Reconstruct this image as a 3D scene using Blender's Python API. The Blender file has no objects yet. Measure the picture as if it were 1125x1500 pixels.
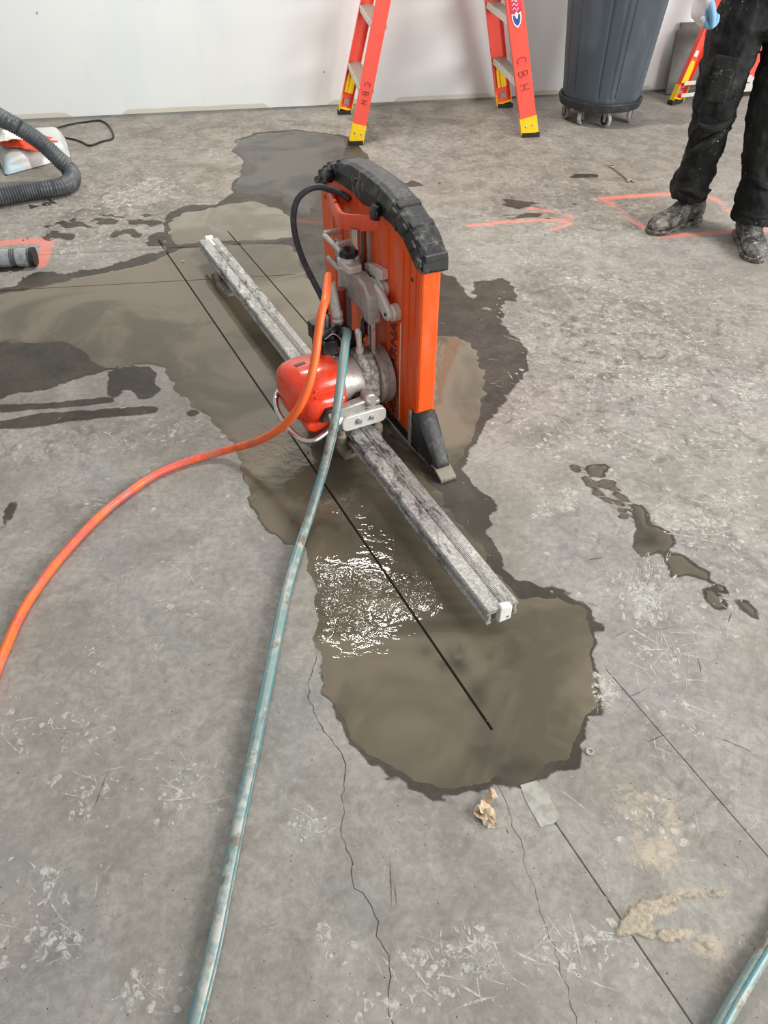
import bpy, bmesh, math, random
import numpy as np
from mathutils import Vector, Matrix, noise as mnoise
random.seed(7); np.random.seed(7)
SC = bpy.context.scene
COL = SC.collection

# ------------------------------------------------------------ camera, world, lights, exposure
CAM_H = 1.42; FPX = 1090.0; PITCH = math.atan(1018/1090.0)
cd = bpy.data.cameras.new('camera'); cam = bpy.data.objects.new('camera', cd); COL.objects.link(cam)
cd.sensor_fit = 'VERTICAL'; cd.sensor_height = 24.0; cd.lens = FPX/1500*24.0
cd.clip_start = 0.02; cd.clip_end = 100
cam.location = (0, 0, CAM_H); cam.rotation_euler = (math.pi/2-PITCH, 0, 0)
SC.camera = cam
wd = bpy.data.worlds.new('world'); SC.world = wd; wd.use_nodes = True
bg = wd.node_tree.nodes['Background']; bg.inputs[0].default_value = (0.93, 0.97, 1.0, 1); bg.inputs[1].default_value = 0.50
def area(name, loc, target, sx, sy, power, col=(1, 1, 1)):
    l = bpy.data.lights.new(name, 'AREA'); l.shape = 'RECTANGLE'; l.size = sx; l.size_y = sy; l.energy = power; l.color = col
    o = bpy.data.objects.new(name, l); COL.objects.link(o); o.location = loc
    o.rotation_euler = (Vector(target)-Vector(loc)).to_track_quat('-Z', 'Y').to_euler()
    return o
area('storefront_window_right_offscreen', (5.2, 0.2, 2.6), (0.3, 2.6, 0.1), 4.5, 2.6, 520, (1.0, 0.985, 0.96))
area('ceiling_lamp_offscreen', (-0.20, 4.28, 3.6), (-0.20, 4.28, 0), 0.9, 0.20, 100, (1.0, 0.96, 0.9))
vs = SC.view_settings; vs.view_transform = 'Standard'; vs.look = 'None'; vs.gamma = 1.0; vs.exposure = 0.0; vs.use_curve_mapping = False

# ------------------------------------------------------------ measuring helpers (floor survey of the photograph)
_c, _s = math.cos(PITCH), math.sin(PITCH)
def fl(x, y, z=0.0):
    a = (x-562.5)/FPX; b = -(y-750)/FPX
    r = (a, _c+b*_s, -_s+b*_c); t = (z-CAM_H)/r[2]
    return Vector((r[0]*t, r[1]*t, z))
DV = Vector((.451, -.893, 0)).normalized(); NV = Vector((-DV.y, DV.x, 0))      # along the saw cuts, across them
def W(u, v, z): return DV*u+NV*v+Vector((0, 0, z))
SAWANG = math.atan2(DV.y, DV.x)
EV = Vector((math.cos(math.radians(7)), math.sin(math.radians(7)), 0))          # along the cross cuts
EN = EV.dot(NV); DE = DV.dot(EV)
def aw(p):
    w = p.dot(NV)/EN; return p.dot(DV)-w*DE, w

# ------------------------------------------------------------ materials
def lin(c):
    def f(x):
        x /= 255.0
        return x/12.92 if x <= 0.04045 else ((x+0.055)/1.055)**2.4
    return (f(c[0]), f(c[1]), f(c[2]), 1)
class NT:
    def __init__(s, name):
        s.m = bpy.data.materials.new(name); s.m.use_nodes = True; s.t = s.m.node_tree; s.n = s.t.nodes
        s.b = s.n['Principled BSDF']
    def node(s, typ, **kw):
        n = s.n.new(typ)
        for k, v in kw.items(): setattr(n, k, v)
        return n
    def link(s, a, b): s.t.links.new(a, b)
    def setin(s, n, k, v):
        if v is None: return
        if isinstance(v, bpy.types.NodeSocket): s.link(v, n.inputs[k])
        else: n.inputs[k].default_value = v
    def obj(s): return s.node('ShaderNodeTexCoord').outputs['Object']
    def mapping(s, vec, scale=(1, 1, 1), rot=(0, 0, 0), loc=(0, 0, 0)):
        n = s.node('ShaderNodeMapping'); s.link(vec, n.inputs[0])
        n.inputs['Scale'].default_value = scale; n.inputs['Rotation'].default_value = rot; n.inputs['Location'].default_value = loc
        return n.outputs[0]
    def noise(s, vec, scale, detail=4, rough=.55, dist=0, out=0):
        n = s.node('ShaderNodeTexNoise'); s.setin(n, 'Vector', vec); n.inputs['Scale'].default_value = scale
        n.inputs['Detail'].default_value = detail; n.inputs['Roughness'].default_value = rough; n.inputs['Distortion'].default_value = dist
        return n.outputs[out]
    def vor(s, vec, scale, feature='F1', rnd=1.0):
        n = s.node('ShaderNodeTexVoronoi', feature=feature); s.setin(n, 'Vector', vec); n.inputs['Scale'].default_value = scale
        n.inputs['Randomness'].default_value = rnd
        return n.outputs['Distance']
    def math(s, op, a, b=None, c=None):
        n = s.node('ShaderNodeMath', operation=op)
        for i, v in enumerate((a, b, c)): s.setin(n, i, v)
        return n.outputs[0]
    def ss(s, v, lo, hi, a=0.0, b=1.0):       # smoothstep map
        n = s.node('ShaderNodeMapRange', interpolation_type='SMOOTHSTEP'); s.setin(n, 'Value', v)
        n.inputs['From Min'].default_value = lo; n.inputs['From Max'].default_value = hi
        n.inputs['To Min'].default_value = a; n.inputs['To Max'].default_value = b
        return n.outputs[0]
    def mix(s, f, a, b, blend='MIX'):
        n = s.node('ShaderNodeMix', data_type='RGBA', blend_type=blend, clamp_factor=True)
        s.setin(n, 0, f); s.setin(n, 6, a); s.setin(n, 7, b)
        return n.outputs[2]
    def attr(s, name):
        return s.node('ShaderNodeAttribute', attribute_name=name).outputs['Fac']
    def sep(s, vec):
        n = s.node('ShaderNodeSeparateXYZ'); s.link(vec, n.inputs[0]); return n.outputs
    def bump(s, h, strength, dist=.01, normal=None):
        n = s.node('ShaderNodeBump'); s.link(h, n.inputs['Height']); n.inputs['Strength'].default_value = strength
        n.inputs['Distance'].default_value = dist
        if normal is not None: s.link(normal, n.inputs['Normal'])
        return n.outputs[0]
    def out(s, color=None, rough=None, metal=None, normal=None, spec=None, coat=None, sheen=None, ior=None, alpha=None, trans=None):
        for k, v in (('Base Color', color), ('Roughness', rough), ('Metallic', metal), ('Normal', normal), ('Specular IOR Level', spec),
                     ('Coat Weight', coat), ('Sheen Weight', sheen), ('IOR', ior), ('Alpha', alpha), ('Transmission Weight', trans)):
            s.setin(s.b, k, v)
        return s.m
def mat(name, rgb, rough=.5, metal=0.0, grime=None, gamt=.3, gscale=30, stretch=(1, 1, 1), bump=0.0, bscale=120, rvar=.15, spec=None, coat=None, edge=(.5, .68)):
    t = NT(name); o = t.obj(); c = lin(rgb)
    v = t.mapping(o, stretch) if stretch != (1, 1, 1) else o
    n1 = t.noise(v, gscale, 6, .65)
    col = c
    if grime is not None:
        f = t.math('MULTIPLY', t.ss(n1, edge[0], edge[1]), gamt)
        col = t.mix(f, c, lin(grime))
    else:
        col = t.mix(t.ss(n1, .3, .7), tuple(x*.88 for x in c[:3])+(1,), tuple(min(1, x*1.1) for x in c[:3])+(1,))
    r = t.ss(n1, .3, .7, max(.03, rough-rvar), min(1, rough+rvar))
    nm = t.bump(t.noise(v, bscale, 3), bump, .004) if bump else None
    return t.out(col, r, metal, nm, spec, coat)
M = {}
M['orange'] = mat('orange_paint', (238, 88, 20), .36, 0, (222, 130, 90), .35, 17, (1.3, 1.3, .3), .05, 60, edge=(.47, .72))
M['orange_dusty'] = mat('dust_filmed_orange_paint', (238, 88, 20), .42, 0, (206, 138, 116), .6, 16, (1.3, 1.3, .28), .05, 60, edge=(.46, .70))
M['orange_clean'] = mat('orange_plastic', (240, 92, 55), .42, 0, (235, 150, 125), .25, 40)
M['red_plastic'] = mat('motor_cover_plastic', (232, 62, 26), .26, 0, (190, 120, 96), .45, 14, bump=.04, coat=.3, edge=(.48, .72))
M['black_rubber'] = mat('black_bumper_rubber', (44, 44, 45), .55, 0, (150, 144, 134), .65, 26, (1, 1, .5), .25, 90, edge=(.5, .72))
M['black'] = mat('black_plastic', (24, 24, 26), .3, 0, (110, 106, 100), .25, 60)
M['black_matte'] = mat('black_rubber_matte', (30, 30, 31), .6, 0, (120, 116, 108), .3, 40)
M['alu'] = mat('cast_aluminium', (190, 186, 178), .42, .45, (120, 114, 104), .55, 34, bump=.1, bscale=160)
M['alu_bright'] = mat('clean_aluminium', (222, 219, 212), .36, .3, (160, 154, 144), .4, 30)
M['alu_dirty'] = mat('slurry_caked_aluminium', (150, 145, 136), .5, .3, (224, 220, 210), .8, 55, bump=.4, bscale=130, edge=(.45, .6))
M['steel'] = mat('galvanised_steel', (178, 182, 186), .3, .75, (140, 136, 128), .5, 40)
M['chrome'] = mat('chrome_tube', (205, 205, 203), .16, .95, (150, 145, 138), .4, 30)
M['dark_steel'] = mat('dark_steel', (62, 62, 60), .45, .5, (130, 124, 112), .4, 40)
M['white_plastic'] = mat('white_plastic', (226, 226, 218), .5, 0, (170, 166, 155), .5, 40)
M['mud_alu'] = mat('muddy_aluminium', (148, 141, 126), .55, .2, (106, 98, 84), .7, 30, bump=.2)
M['pipe_red'] = mat('dark_red_paint', (150, 44, 36), .4)
def rail_mat():
    t = NT('worn_rail_aluminium'); o = t.obj()
    v = t.mapping(o, (.55, 1.3, 1.3))
    n1 = t.noise(v, 34, 8, .75, .8); n2 = t.noise(o, 150, 5, .75); n3 = t.noise(o, 4.5, 3)
    col = t.mix(t.ss(n2, .35, .65), lin((138, 136, 130)), lin((186, 184, 178)))
    spot = t.math('MULTIPLY', t.ss(n1, .51, .57), t.ss(n3, .36, .56))
    col = t.mix(t.math('MULTIPLY', spot, .85), col, lin((66, 66, 66)))
    col = t.mix(t.math('MULTIPLY', t.ss(n1, .43, .38), .7), col, lin((216, 214, 208)))
    return t.out(col, t.ss(n1, .3, .7, .55, .35), .3, t.bump(n2, .15, .003))
M['rail'] = rail_mat()
def hose_mat(name, base, worn, dirt, amt):
    t = NT(name); o = t.obj()
    n1 = t.noise(o, 9, 4, .6); n2 = t.noise(o, 45, 5, .7); a = t.attr('along')
    f = t.math('ADD', t.math('MULTIPLY', n1, .6), t.math('MULTIPLY', n2, .4))
    col = t.mix(t.math('MULTIPLY', t.ss(f, .46, .55), a), lin(base), lin(worn))
    col = t.mix(t.math('MULTIPLY', t.ss(t.noise(o, 17, 6, .7), .50, .62), t.math('MULTIPLY', a, amt)), col, lin(dirt))
    return t.out(col, t.ss(n2, .3, .7, .3, .55), 0)
M['hose_orange'] = hose_mat('orange_air_hose', (250, 112, 50), (226, 92, 76), (176, 120, 104), .8)
M['hose_teal'] = hose_mat('milky_teal_water_hose', (126, 146, 143), (172, 172, 162), (116, 112, 99), 1.0)
M['teal_stripe'] = hose_mat('teal_stripe', (74, 130, 140), (104, 132, 134), (122, 120, 110), 1.0)
M['hose_black'] = mat('black_rubber_hose', (52, 54, 58), .5, 0, (120, 118, 114), .3, 40)
M['vac'] = mat('corrugated_vacuum_hose', (74, 78, 81), .4, 0, (136, 138, 138), .4, 12, edge=(.45, .7))
M['tape_silver'] = mat('silver_duct_tape', (178, 180, 182), .25, .5, (90, 90, 88), .5, 60)
M['cord'] = mat('black_cord', (26, 25, 25), .5)
M['bag_white'] = None
M['bag_orange'] = mat('orange_plastic_bag', (226, 78, 48), .3, 0, (240, 120, 84), .4, 20, bump=.2, bscale=40)
M['fiber'] = mat('red_fibreglass', (246, 92, 76), .42, 0, (226, 74, 54), .5, 8, (1, 1, .3))
M['yellow'] = mat('yellow_ladder_boot', (248, 204, 24), .4, 0, (226, 176, 20), .4, 40)
M['rubber'] = mat('black_pad_rubber', (34, 32, 28), .7)
M['tread'] = mat('ribbed_tread_aluminium', (172, 164, 154), .45, .4, (120, 114, 106), .4, 30)
M['step'] = mat('step_aluminium', (222, 218, 208), .4, .25, (170, 164, 152), .5, 26)
M['can'] = mat('grey_bin_plastic', (66, 76, 84), .42, 0, (92, 102, 110), .45, 7, (1, 1, .3), .06, 200)
M['dolly'] = mat('black_dolly_plastic', (40, 41, 42), .5, 0, (84, 84, 82), .3, 30)
M['tyre'] = mat('grey_castor_tyre', (150, 148, 142), .5)
M['panel'] = mat('dark_grey_board', (92, 91, 88), .5, 0, (78, 77, 75), .6, 5)
M['marker'] = mat('black_marker', (92, 34, 30), .6)
M['blue'] = mat('decal_blue', (58, 84, 160), .4)
M['decal_white'] = mat('decal_white', (236, 236, 232), .4)
M['decal_pink'] = mat('decal_pink_red', (226, 60, 88), .4)
M['paper'] = mat('kraft_paper', (200, 178, 150), .75, 0, (162, 134, 108), .6, 30, bump=.2, bscale=60)
M['wrench'] = mat('wrench_steel', (176, 166, 152), .3, .6, (96, 88, 78), .5, 120)
M['text_dark'] = mat('dark_outline_print', (104, 62, 54), .5)
M['logo'] = mat('pale_outline_print', (238, 130, 100), .45)
M['skin'] = mat('skin', (196, 150, 126), .5)
M['hair'] = mat('dark_hair', (44, 36, 30), .6)
M['shirt'] = mat('navy_shirt', (30, 36, 52), .85, 0, (40, 46, 64), .5, 12, bump=.3, bscale=200)

# ------------------------------------------------------------ mesh builder
def crom(pts, k=8):
    P = [Vector(p) for p in pts]; P = [P[0]*2-P[1]]+P+[P[-1]*2-P[-2]]; out = []
    for i in range(1, len(P)-2):
        for j in range(k):
            t = j/k
            out.append(.5*((2*P[i])+(P[i+1]-P[i-1])*t+(2*P[i-1]-5*P[i]+4*P[i+1]-P[i+2])*t*t+(3*P[i]-P[i-1]-3*P[i+1]+P[i+2])*t**3))
    out.append(P[-2]); return out
def resample(pts, step):
    P = [Vector(p) for p in pts]; out = [P[0].copy()]; acc = 0
    for a, b in zip(P, P[1:]):
        L = (b-a).length; s = step-acc
        while s <= L:
            out.append(a.lerp(b, s/L)); s += step
        acc = L-(s-step)
    return out
class MB:
    def __init__(s): s.v = []; s.f = []; s.mi = []
    def add(s, vs, fs, mi=0):
        o = len(s.v); s.v += [Vector(v) for v in vs]; s.f += [tuple(i+o for i in f) for f in fs]; s.mi += [mi]*len(fs); return s
    def box(s, c, d, R=None, mi=0):
        c = Vector(c); h = [x/2 for x in d]; vs = []
        for x in (-1, 1):
            for y in (-1, 1):
                for z in (-1, 1):
                    p = Vector((x*h[0], y*h[1], z*h[2])); vs.append(c+(R @ p if R else p))
        return s.add(vs, [(0, 1, 3, 2), (4, 6, 7, 5), (0, 4, 5, 1), (2, 3, 7, 6), (0, 2, 6, 4), (1, 5, 7, 3)], mi)
    def frame(s, ax):
        ax = Vector(ax).normalized(); u = Vector((0, 0, 1)) if abs(ax.z) < .9 else Vector((1, 0, 0))
        x = u.cross(ax).normalized(); return x, ax.cross(x)
    def cyl(s, p0, p1, r0, r1=None, n=20, mi=0):
        return s.rings([(p0, r0), (p1, r0 if r1 is None else r1)], n, mi)
    def rings(s, pr, n=20, mi=0):           # lathe along a straight axis: [(point, radius)...]
        p0, p1 = Vector(pr[0][0]), Vector(pr[-1][0]); x, y = s.frame(p1-p0); vs = []; fs = []
        for p, r in pr:
            for i in range(n):
                a = 2*math.pi*i/n; vs.append(Vector(p)+(x*math.cos(a)+y*math.sin(a))*r)
        for k in range(len(pr)-1):
            for i in range(n):
                j = (i+1) % n; fs.append((k*n+i, k*n+j, (k+1)*n+j, (k+1)*n+i))
        fs.append(tuple(reversed(range(n)))); fs.append(tuple(range((len(pr)-1)*n, len(pr)*n)))
        return s.add(vs, fs, mi)
    def tube(s, pts, r, n=12, caps=True, mi=0, closed=False, scale=(1, 1)):
        P = [Vector(p) for p in pts]; N = len(P)
        T = []
        for i in range(N):
            if closed: t = P[(i+1) % N]-P[i-1]
            else: t = P[min(i+1, N-1)]-P[max(i-1, 0)]
            T.append(t.normalized())
        x, y = s.frame(T[0]); vs = []; fs = []
        for i in range(N):
            if i:
                q = T[i-1].rotation_difference(T[i]); x = q @ x; x = (x-T[i]*x.dot(T[i])).normalized()
            y = T[i].cross(x); rr = r[i] if isinstance(r, (list, tuple)) else r
            for k in range(n):
                a = 2*math.pi*k/n; vs.append(P[i]+(x*math.cos(a)*scale[0]+y*math.sin(a)*scale[1])*rr)
        for i in range(N if closed else N-1):
            j = (i+1) % N
            for k in range(n):
                l = (k+1) % n; fs.append((i*n+k, i*n+l, j*n+l, j*n+k))
        if caps and not closed:
            fs.append(tuple(reversed(range(n)))); fs.append(tuple(range((N-1)*n, N*n)))
        return s.add(vs, fs, mi)
    def prism(s, poly, org, ax, ay, az, L, mi=0):   # polygon in (ax, ay) pushed along az by L
        o, ax, ay, az = Vector(org), Vector(ax), Vector(ay), Vector(az); n = len(poly)
        vs = [o+ax*p[0]+ay*p[1] for p in poly]+[o+ax*p[0]+ay*p[1]+az*L for p in poly]
        fs = [(i, (i+1) % n, (i+1) % n+n, i+n) for i in range(n)]+[tuple(reversed(range(n))), tuple(range(n, 2*n))]
        return s.add(vs, fs, mi)
    def loft(s, rings, mi=0, caps=True):            # rings: equal length lists of points
        n = len(rings[0]); vs = [p for r in rings for p in r]; fs = []
        for k in range(len(rings)-1):
            for i in range(n):
                j = (i+1) % n; fs.append((k*n+i, k*n+j, (k+1)*n+j, (k+1)*n+i))
        if caps: fs.append(tuple(reversed(range(n)))); fs.append(tuple(range((len(rings)-1)*n, len(rings)*n)))
        return s.add(vs, fs, mi)
    def ball(s, c, r, n=14, sc=(1, 1, 1), mi=0):
        c = Vector(c); rr = []
        for k in range(1, 10):
            th = math.pi*k/10; rr.append([c+Vector((math.sin(th)*math.cos(2*math.pi*i/n)*sc[0], math.sin(th)*math.sin(2*math.pi*i/n)*sc[1], -math.cos(th)*sc[2]))*r for i in range(n)])
        return s.loft(rr, mi)
    def build(s, name, mt, parent=None, m=False, smooth=True, ang=38, bevel=0, fix=True, loc=None):
        me = bpy.data.meshes.new(name)
        vs = [W(*v) for v in s.v] if m else s.v
        if parent is not None:
            root = parent
            while root.parent: root = root.parent
            inv = Matrix.Translation(root.location) @ root.rotation_euler.to_matrix().to_4x4(); inv.invert()
            vs = [inv @ v for v in vs]
        org = None
        if parent is None:
            xs = [v.x for v in vs]; ys = [v.y for v in vs]; zs = [v.z for v in vs]
            org = Vector(loc) if loc else Vector(((min(xs)+max(xs))/2, (min(ys)+max(ys))/2, min(zs)))
            vs = [v-org for v in vs]
        me.from_pydata([tuple(v) for v in vs], [], s.f); me.validate()
        if fix:
            bm = bmesh.new(); bm.from_mesh(me); bmesh.ops.recalc_face_normals(bm, faces=bm.faces); bm.to_mesh(me); bm.free()
        mts = mt if isinstance(mt, (list, tuple)) else [mt]
        for q in mts: me.materials.append(M[q] if isinstance(q, str) else q)
        if len(mts) > 1: me.polygons.foreach_set('material_index', s.mi[:len(me.polygons)])
        if smooth:
            me.polygons.foreach_set('use_smooth', [True]*len(me.polygons)); me.set_sharp_from_angle(angle=math.radians(ang))
        o = bpy.data.objects.new(name, me); COL.objects.link(o)
        if parent is not None: o.parent = parent
        else: o.location = org
        if bevel:
            b = o.modifiers.new('bevel', 'BEVEL'); b.width = bevel; b.segments = 2; b.limit_method = 'ANGLE'; b.angle_limit = math.radians(40)
        return o
def thing(name, label, cat, loc=(0, 0, 0), rz=0, group=None):
    o = bpy.data.objects.new(name, None); COL.objects.link(o); o.location = loc; o.rotation_euler = (0, 0, rz); o.empty_display_size = .05
    return tag(o, label, cat, group)
def tag(o, label, cat, group=None, kind=None):
    o['label'] = label; o['category'] = cat
    if group: o['group'] = group
    if kind: o['kind'] = kind
    return o
def struct(o): o['kind'] = 'structure'; return o
def rrect(w, h, r, n=4):
    out = []
    for cx, cy, a0 in ((w/2-r, h/2-r, 0), (-w/2+r, h/2-r, 90), (-w/2+r, -h/2+r, 180), (w/2-r, -h/2+r, 270)):
        for i in range(n+1):
            a = math.radians(a0+90*i/n); out.append((cx+r*math.cos(a), cy+r*math.sin(a)))
    return out
def setattr_along(o, vals):
    at = o.data.attributes.new('along', 'FLOAT', 'POINT'); at.data.foreach_set('value', vals)

# ------------------------------------------------------------ 2D fields for the floor
def vnoise(x, y, seed=0):
    xi = np.floor(x).astype(np.int64); yi = np.floor(y).astype(np.int64); fx = x-xi; fy = y-yi
    fx = fx*fx*(3-2*fx); fy = fy*fy*(3-2*fy)
    def h(a, b):
        n = (a*374761393+b*668265263+seed*1442695041) & 0xffffffff
        n = ((n ^ (n >> 13))*1274126177) & 0xffffffff
        return ((n ^ (n >> 16)) & 0xffff)/65535.0
    return (h(xi, yi)*(1-fx)+h(xi+1, yi)*fx)*(1-fy)+(h(xi, yi+1)*(1-fx)+h(xi+1, yi+1)*fx)*fy
def fbm(x, y, sc, oct=4, seed=0):
    t = 0; a = 1; s = 0
    for i in range(oct):
        t = t+a*vnoise(x*sc, y*sc, seed+i); s += a; a *= .5; sc *= 2.03
    return t/s-.5
def seg_d(X, Y, A, B):
    dx, dy = B[0]-A[0], B[1]-A[1]; L = dx*dx+dy*dy+1e-12
    t = np.clip(((X-A[0])*dx+(Y-A[1])*dy)/L, 0, 1)
    return np.hypot(X-A[0]-t*dx, Y-A[1]-t*dy)
def sdf_poly(X, Y, P):
    D = np.full(X.shape, 9.0); ins = np.zeros(X.shape, bool); n = len(P)
    for i in range(n):
        A, B = P[i], P[(i+1) % n]; D = np.minimum(D, seg_d(X, Y, A, B))
        c = ((A[1] > Y) != (B[1] > Y)); den = (B[1]-A[1]) if abs(B[1]-A[1]) > 1e-12 else 1e-12
        ins ^= c & (X < (B[0]-A[0])*(Y-A[1])/den+A[0])
    return np.where(ins, -D, D)
def fpoly(px): return [tuple(fl(*p)[:2]) for p in px]
def fline(X, Y, px):
    P = fpoly(px); D = np.full(X.shape, 9.0)
    for a, b in zip(P, P[1:]): D = np.minimum(D, seg_d(X, Y, a, b))
    return D
def blobs(X, Y, L):          # soft densities: (px, py, rx px, ry px, amount)
    f = np.zeros(X.shape)
    for x, y, rx, ry, a in L:
        c = fl(x, y); ex = (fl(x+rx, y)-c); ey = (fl(x, y+ry)-c); sx = max(ex.length, .01); sy = max(ey.length, .01)
        f = np.maximum(f, a*np.exp(-(((X-c.x)/sx)**2+((Y-c.y)/sy)**2)))
    return f
def ells(X, Y, L):           # signed distance to ellipses given in pixels (x, y, rx, ry)
    D = np.full(X.shape, 9.0)
    for x, y, rx, ry in L:
        c = fl(x, y); sx = (fl(x+rx, y)-c).length; sy = (fl(x, y+ry)-fl(x, y-ry)).length/2; k = np.hypot((X-c.x)/sx, (Y-c.y)/sy)
        D = np.minimum(D, (k-1)*min(sx, sy))
    return D

def edge_noise(X, Y): return fbm(X, Y, 9, 4, 3)*.030+fbm(X, Y, 30, 3, 11)*.042
# cuts: (centre in w, half width, a range) and cross cuts (centre in a, half width, w range)
def a_on(w, u): return u-w*DE
W1 = .584/EN; W3 = .900/EN
LONG = [(W1, .0034, a_on(W1, -3.46), a_on(W1, -.650)), (W1, .0017, a_on(W1, -.43), a_on(W1, .6)),
        (W3, .0030, a_on(W3, -3.40), a_on(W3, -1.45)), (W3, .0013, a_on(W3, -.655), a_on(W3, .6))]
A1 = aw(fl(200, 366))[0]; A2 = aw(fl(215, 414.5))[0]
CROSS = [(A1, .0022, -3.2, aw(fl(413, 355.5))[1]), (A2, .0022, -3.2, aw(fl(430, 402))[1])]
def slot_lines(base, cuts):
    L = list(base)
    for c, hw, *_ in cuts: L += [c-hw, c-hw+.0003, c+hw-.0003, c+hw]
    L = np.unique(np.round(np.array(sorted(L)), 6)); keep = []
    sp = np.array([c+k for c, hw, *_ in cuts for k in (-hw, -hw+.0003, hw-.0003, hw)])
    for v in L:
        if np.min(np.abs(sp-v)) < 2e-6: keep.append(v)
        elif np.min(np.abs(sp-v)) > .0025: keep.append(v)
    return np.array(keep)
def in_slot(A, Wc, pad=0.0):
    m = np.zeros(A.shape, bool)
    for c, hw, lo, hi in LONG: m |= (np.abs(Wc-c) <= hw-.0003+pad+1e-5) & (A >= lo) & (A <= hi)
    for c, hw, lo, hi in CROSS: m |= (np.abs(A-c) <= hw-.0003+pad+1e-5) & (Wc >= lo) & (Wc <= hi)
    return m
def grid_xy(al, wl):
    A, Wc = np.meshgrid(al, wl, indexing='ij'); return A, Wc, A*DV.x+Wc*EV.x, A*DV.y+Wc*EV.y
def grid_mesh(name, X, Y, Z, keep=None):
    na, nw = X.shape; idx = np.arange(na*nw).reshape(na, nw)
    q = np.stack([idx[:-1, :-1], idx[1:, :-1], idx[1:, 1:], idx[:-1, 1:]], -1).reshape(-1, 4)
    if keep is not None: q = q[keep.reshape(-1)]
    used = np.unique(q); remap = np.full(na*nw, -1); remap[used] = np.arange(len(used)); q = remap[q]
    co = np.stack([X, Y, Z], -1).reshape(-1, 3)[used]
    me = bpy.data.meshes.new(name); me.vertices.add(len(co)); me.vertices.foreach_set('co', co.astype(np.float32).ravel())
    me.loops.add(q.size); me.loops.foreach_set('vertex_index', q.astype(np.int32).ravel())
    me.polygons.add(len(q)); me.polygons.foreach_set('loop_start', np.arange(0, q.size, 4, dtype=np.int32)); me.polygons.foreach_set('loop_total', np.full(len(q), 4, dtype=np.int32))
    me.update(calc_edges=True); me.polygons.foreach_set('use_smooth', [True]*len(q))
    return me, used
def add_attr(me, used, **kw):
    for k, v in kw.items():
        at = me.attributes.new(k, 'FLOAT', 'POINT'); at.data.foreach_set('value', np.asarray(v, dtype=np.float32).ravel()[used])

# ---- outlines surveyed on the floor
DAMP = [(450, 820), (461, 900), (467, 960), (471, 1010), (487, 1049), (527, 1092), (571, 1132), (617, 1158), (665, 1170), (703, 1162), (727, 1151), (757, 1162), (782, 1149), (802, 1136),
        (842, 1120), (866, 1085), (873, 1030), (877, 990), (870, 950), (872, 915), (868, 898), (855, 878), (820, 862), (785, 850), (757, 845), (745, 830), (727, 800), (713, 778), (725, 745),
        (722, 725), (700, 712), (684, 690), (690, 660), (702, 640), (720, 612), (742, 580), (772, 540), (776, 515), (745, 484), (705, 452), (685, 425), (662, 405), (640, 398), (605, 330), (575, 270), (530, 220),
        (512, 200), (480, 195), (430, 190), (380, 193), (345, 205), (350, 215), (340, 222), (358, 235), (352, 255), (344, 264), (338, 285), (320, 300), (280, 300), (248, 310), (236, 330), (243, 350), (240, 368),
        (200, 376), (150, 392), (90, 400), (30, 412), (0, 424), (-120, 440), (-120, 600), (0, 585), (40, 577), (70, 571), (105, 557), (140, 549), (165, 540), (215, 534), (247, 539),
        (250, 560), (267, 580), (302, 607), (333, 634), (348, 657), (356, 680), (357, 700), (361, 715), (360, 745), (384, 773), (420, 798), (445, 804)]
MAINP = [(453, 825), (466, 905), (471, 960), (478, 1010), (497, 1041), (537, 1082), (582, 1117), (624, 1141), (662, 1151), (692, 1146), (712, 1142), (728, 1132), (745, 1143), (768, 1142), (788, 1126), (812, 1110), (836, 1092), (855, 1066),
         (863, 1030), (865, 990), (859, 950), (863, 915), (849, 889), (816, 875), (790, 872), (762, 880), (735, 850), (700, 800), (650, 742), (622, 705), (600, 672), (575, 640), (545, 590), (525, 545), (490, 470), (462, 425),
         (440, 395), (425, 360), (330, 358), (262, 366), (246, 374), (225, 385), (190, 392), (130, 405), (60, 420), (0, 432), (-110, 444), (-110, 520), (0, 500), (45, 502), (92, 499), (117, 508), (142, 530), (162, 536), (225, 534), (248, 546), (253, 563),
         (272, 582), (307, 610), (337, 639), (352, 664), (361, 692), (365, 716), (368, 740), (390, 768), (424, 792), (447, 803)]
CRESP = [(640, 492), (672, 494), (696, 512), (706, 545), (703, 585), (694, 625), (680, 660), (662, 684), (648, 690), (636, 660), (632, 610), (636, 540)]
UPPERP = [(247, 326), (272, 313), (330, 301), (372, 297), (406, 307), (426, 328), (432, 345), (400, 351), (330, 353), (262, 357), (250, 345)]
GREYP = [(348, 208), (385, 196), (430, 193), (480, 198), (510, 204), (505, 225), (480, 250), (465, 288), (450, 318), (436, 308), (415, 292), (380, 282), (345, 284), (350, 265), (362, 235), (345, 222)]
PRINTS = [[(160, 546), (185, 538), (215, 537), (228, 548), (224, 562), (235, 570), (222, 582), (205, 585), (196, 572), (180, 570), (170, 582), (158, 580)], [(0, 594), (60, 592), (140, 584), (165, 582), (165, 588), (120, 594), (40, 600), (0, 604)],
          [(0, 618), (60, 606), (130, 602), (210, 596), (230, 598), (228, 604), (180, 609), (110, 616), (40, 626), (0, 628)],
          [(925, 740), (938, 738), (948, 752), (950, 768), (962, 770), (982, 782), (988, 795), (975, 812), (1000, 812), (1018, 828), (1038, 838), (1040, 852), (1010, 842), (985, 846), (980, 830), (968, 808), (940, 815), (928, 802), (934, 775)],
          [(1030, 862), (1045, 862), (1060, 878), (1067, 890), (1050, 892), (1035, 880)], [(1045, 856), (1060, 855), (1066, 868), (1052, 870)], [(1078, 880), (1095, 880), (1108, 895), (1109, 908), (1094, 898)]]
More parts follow.
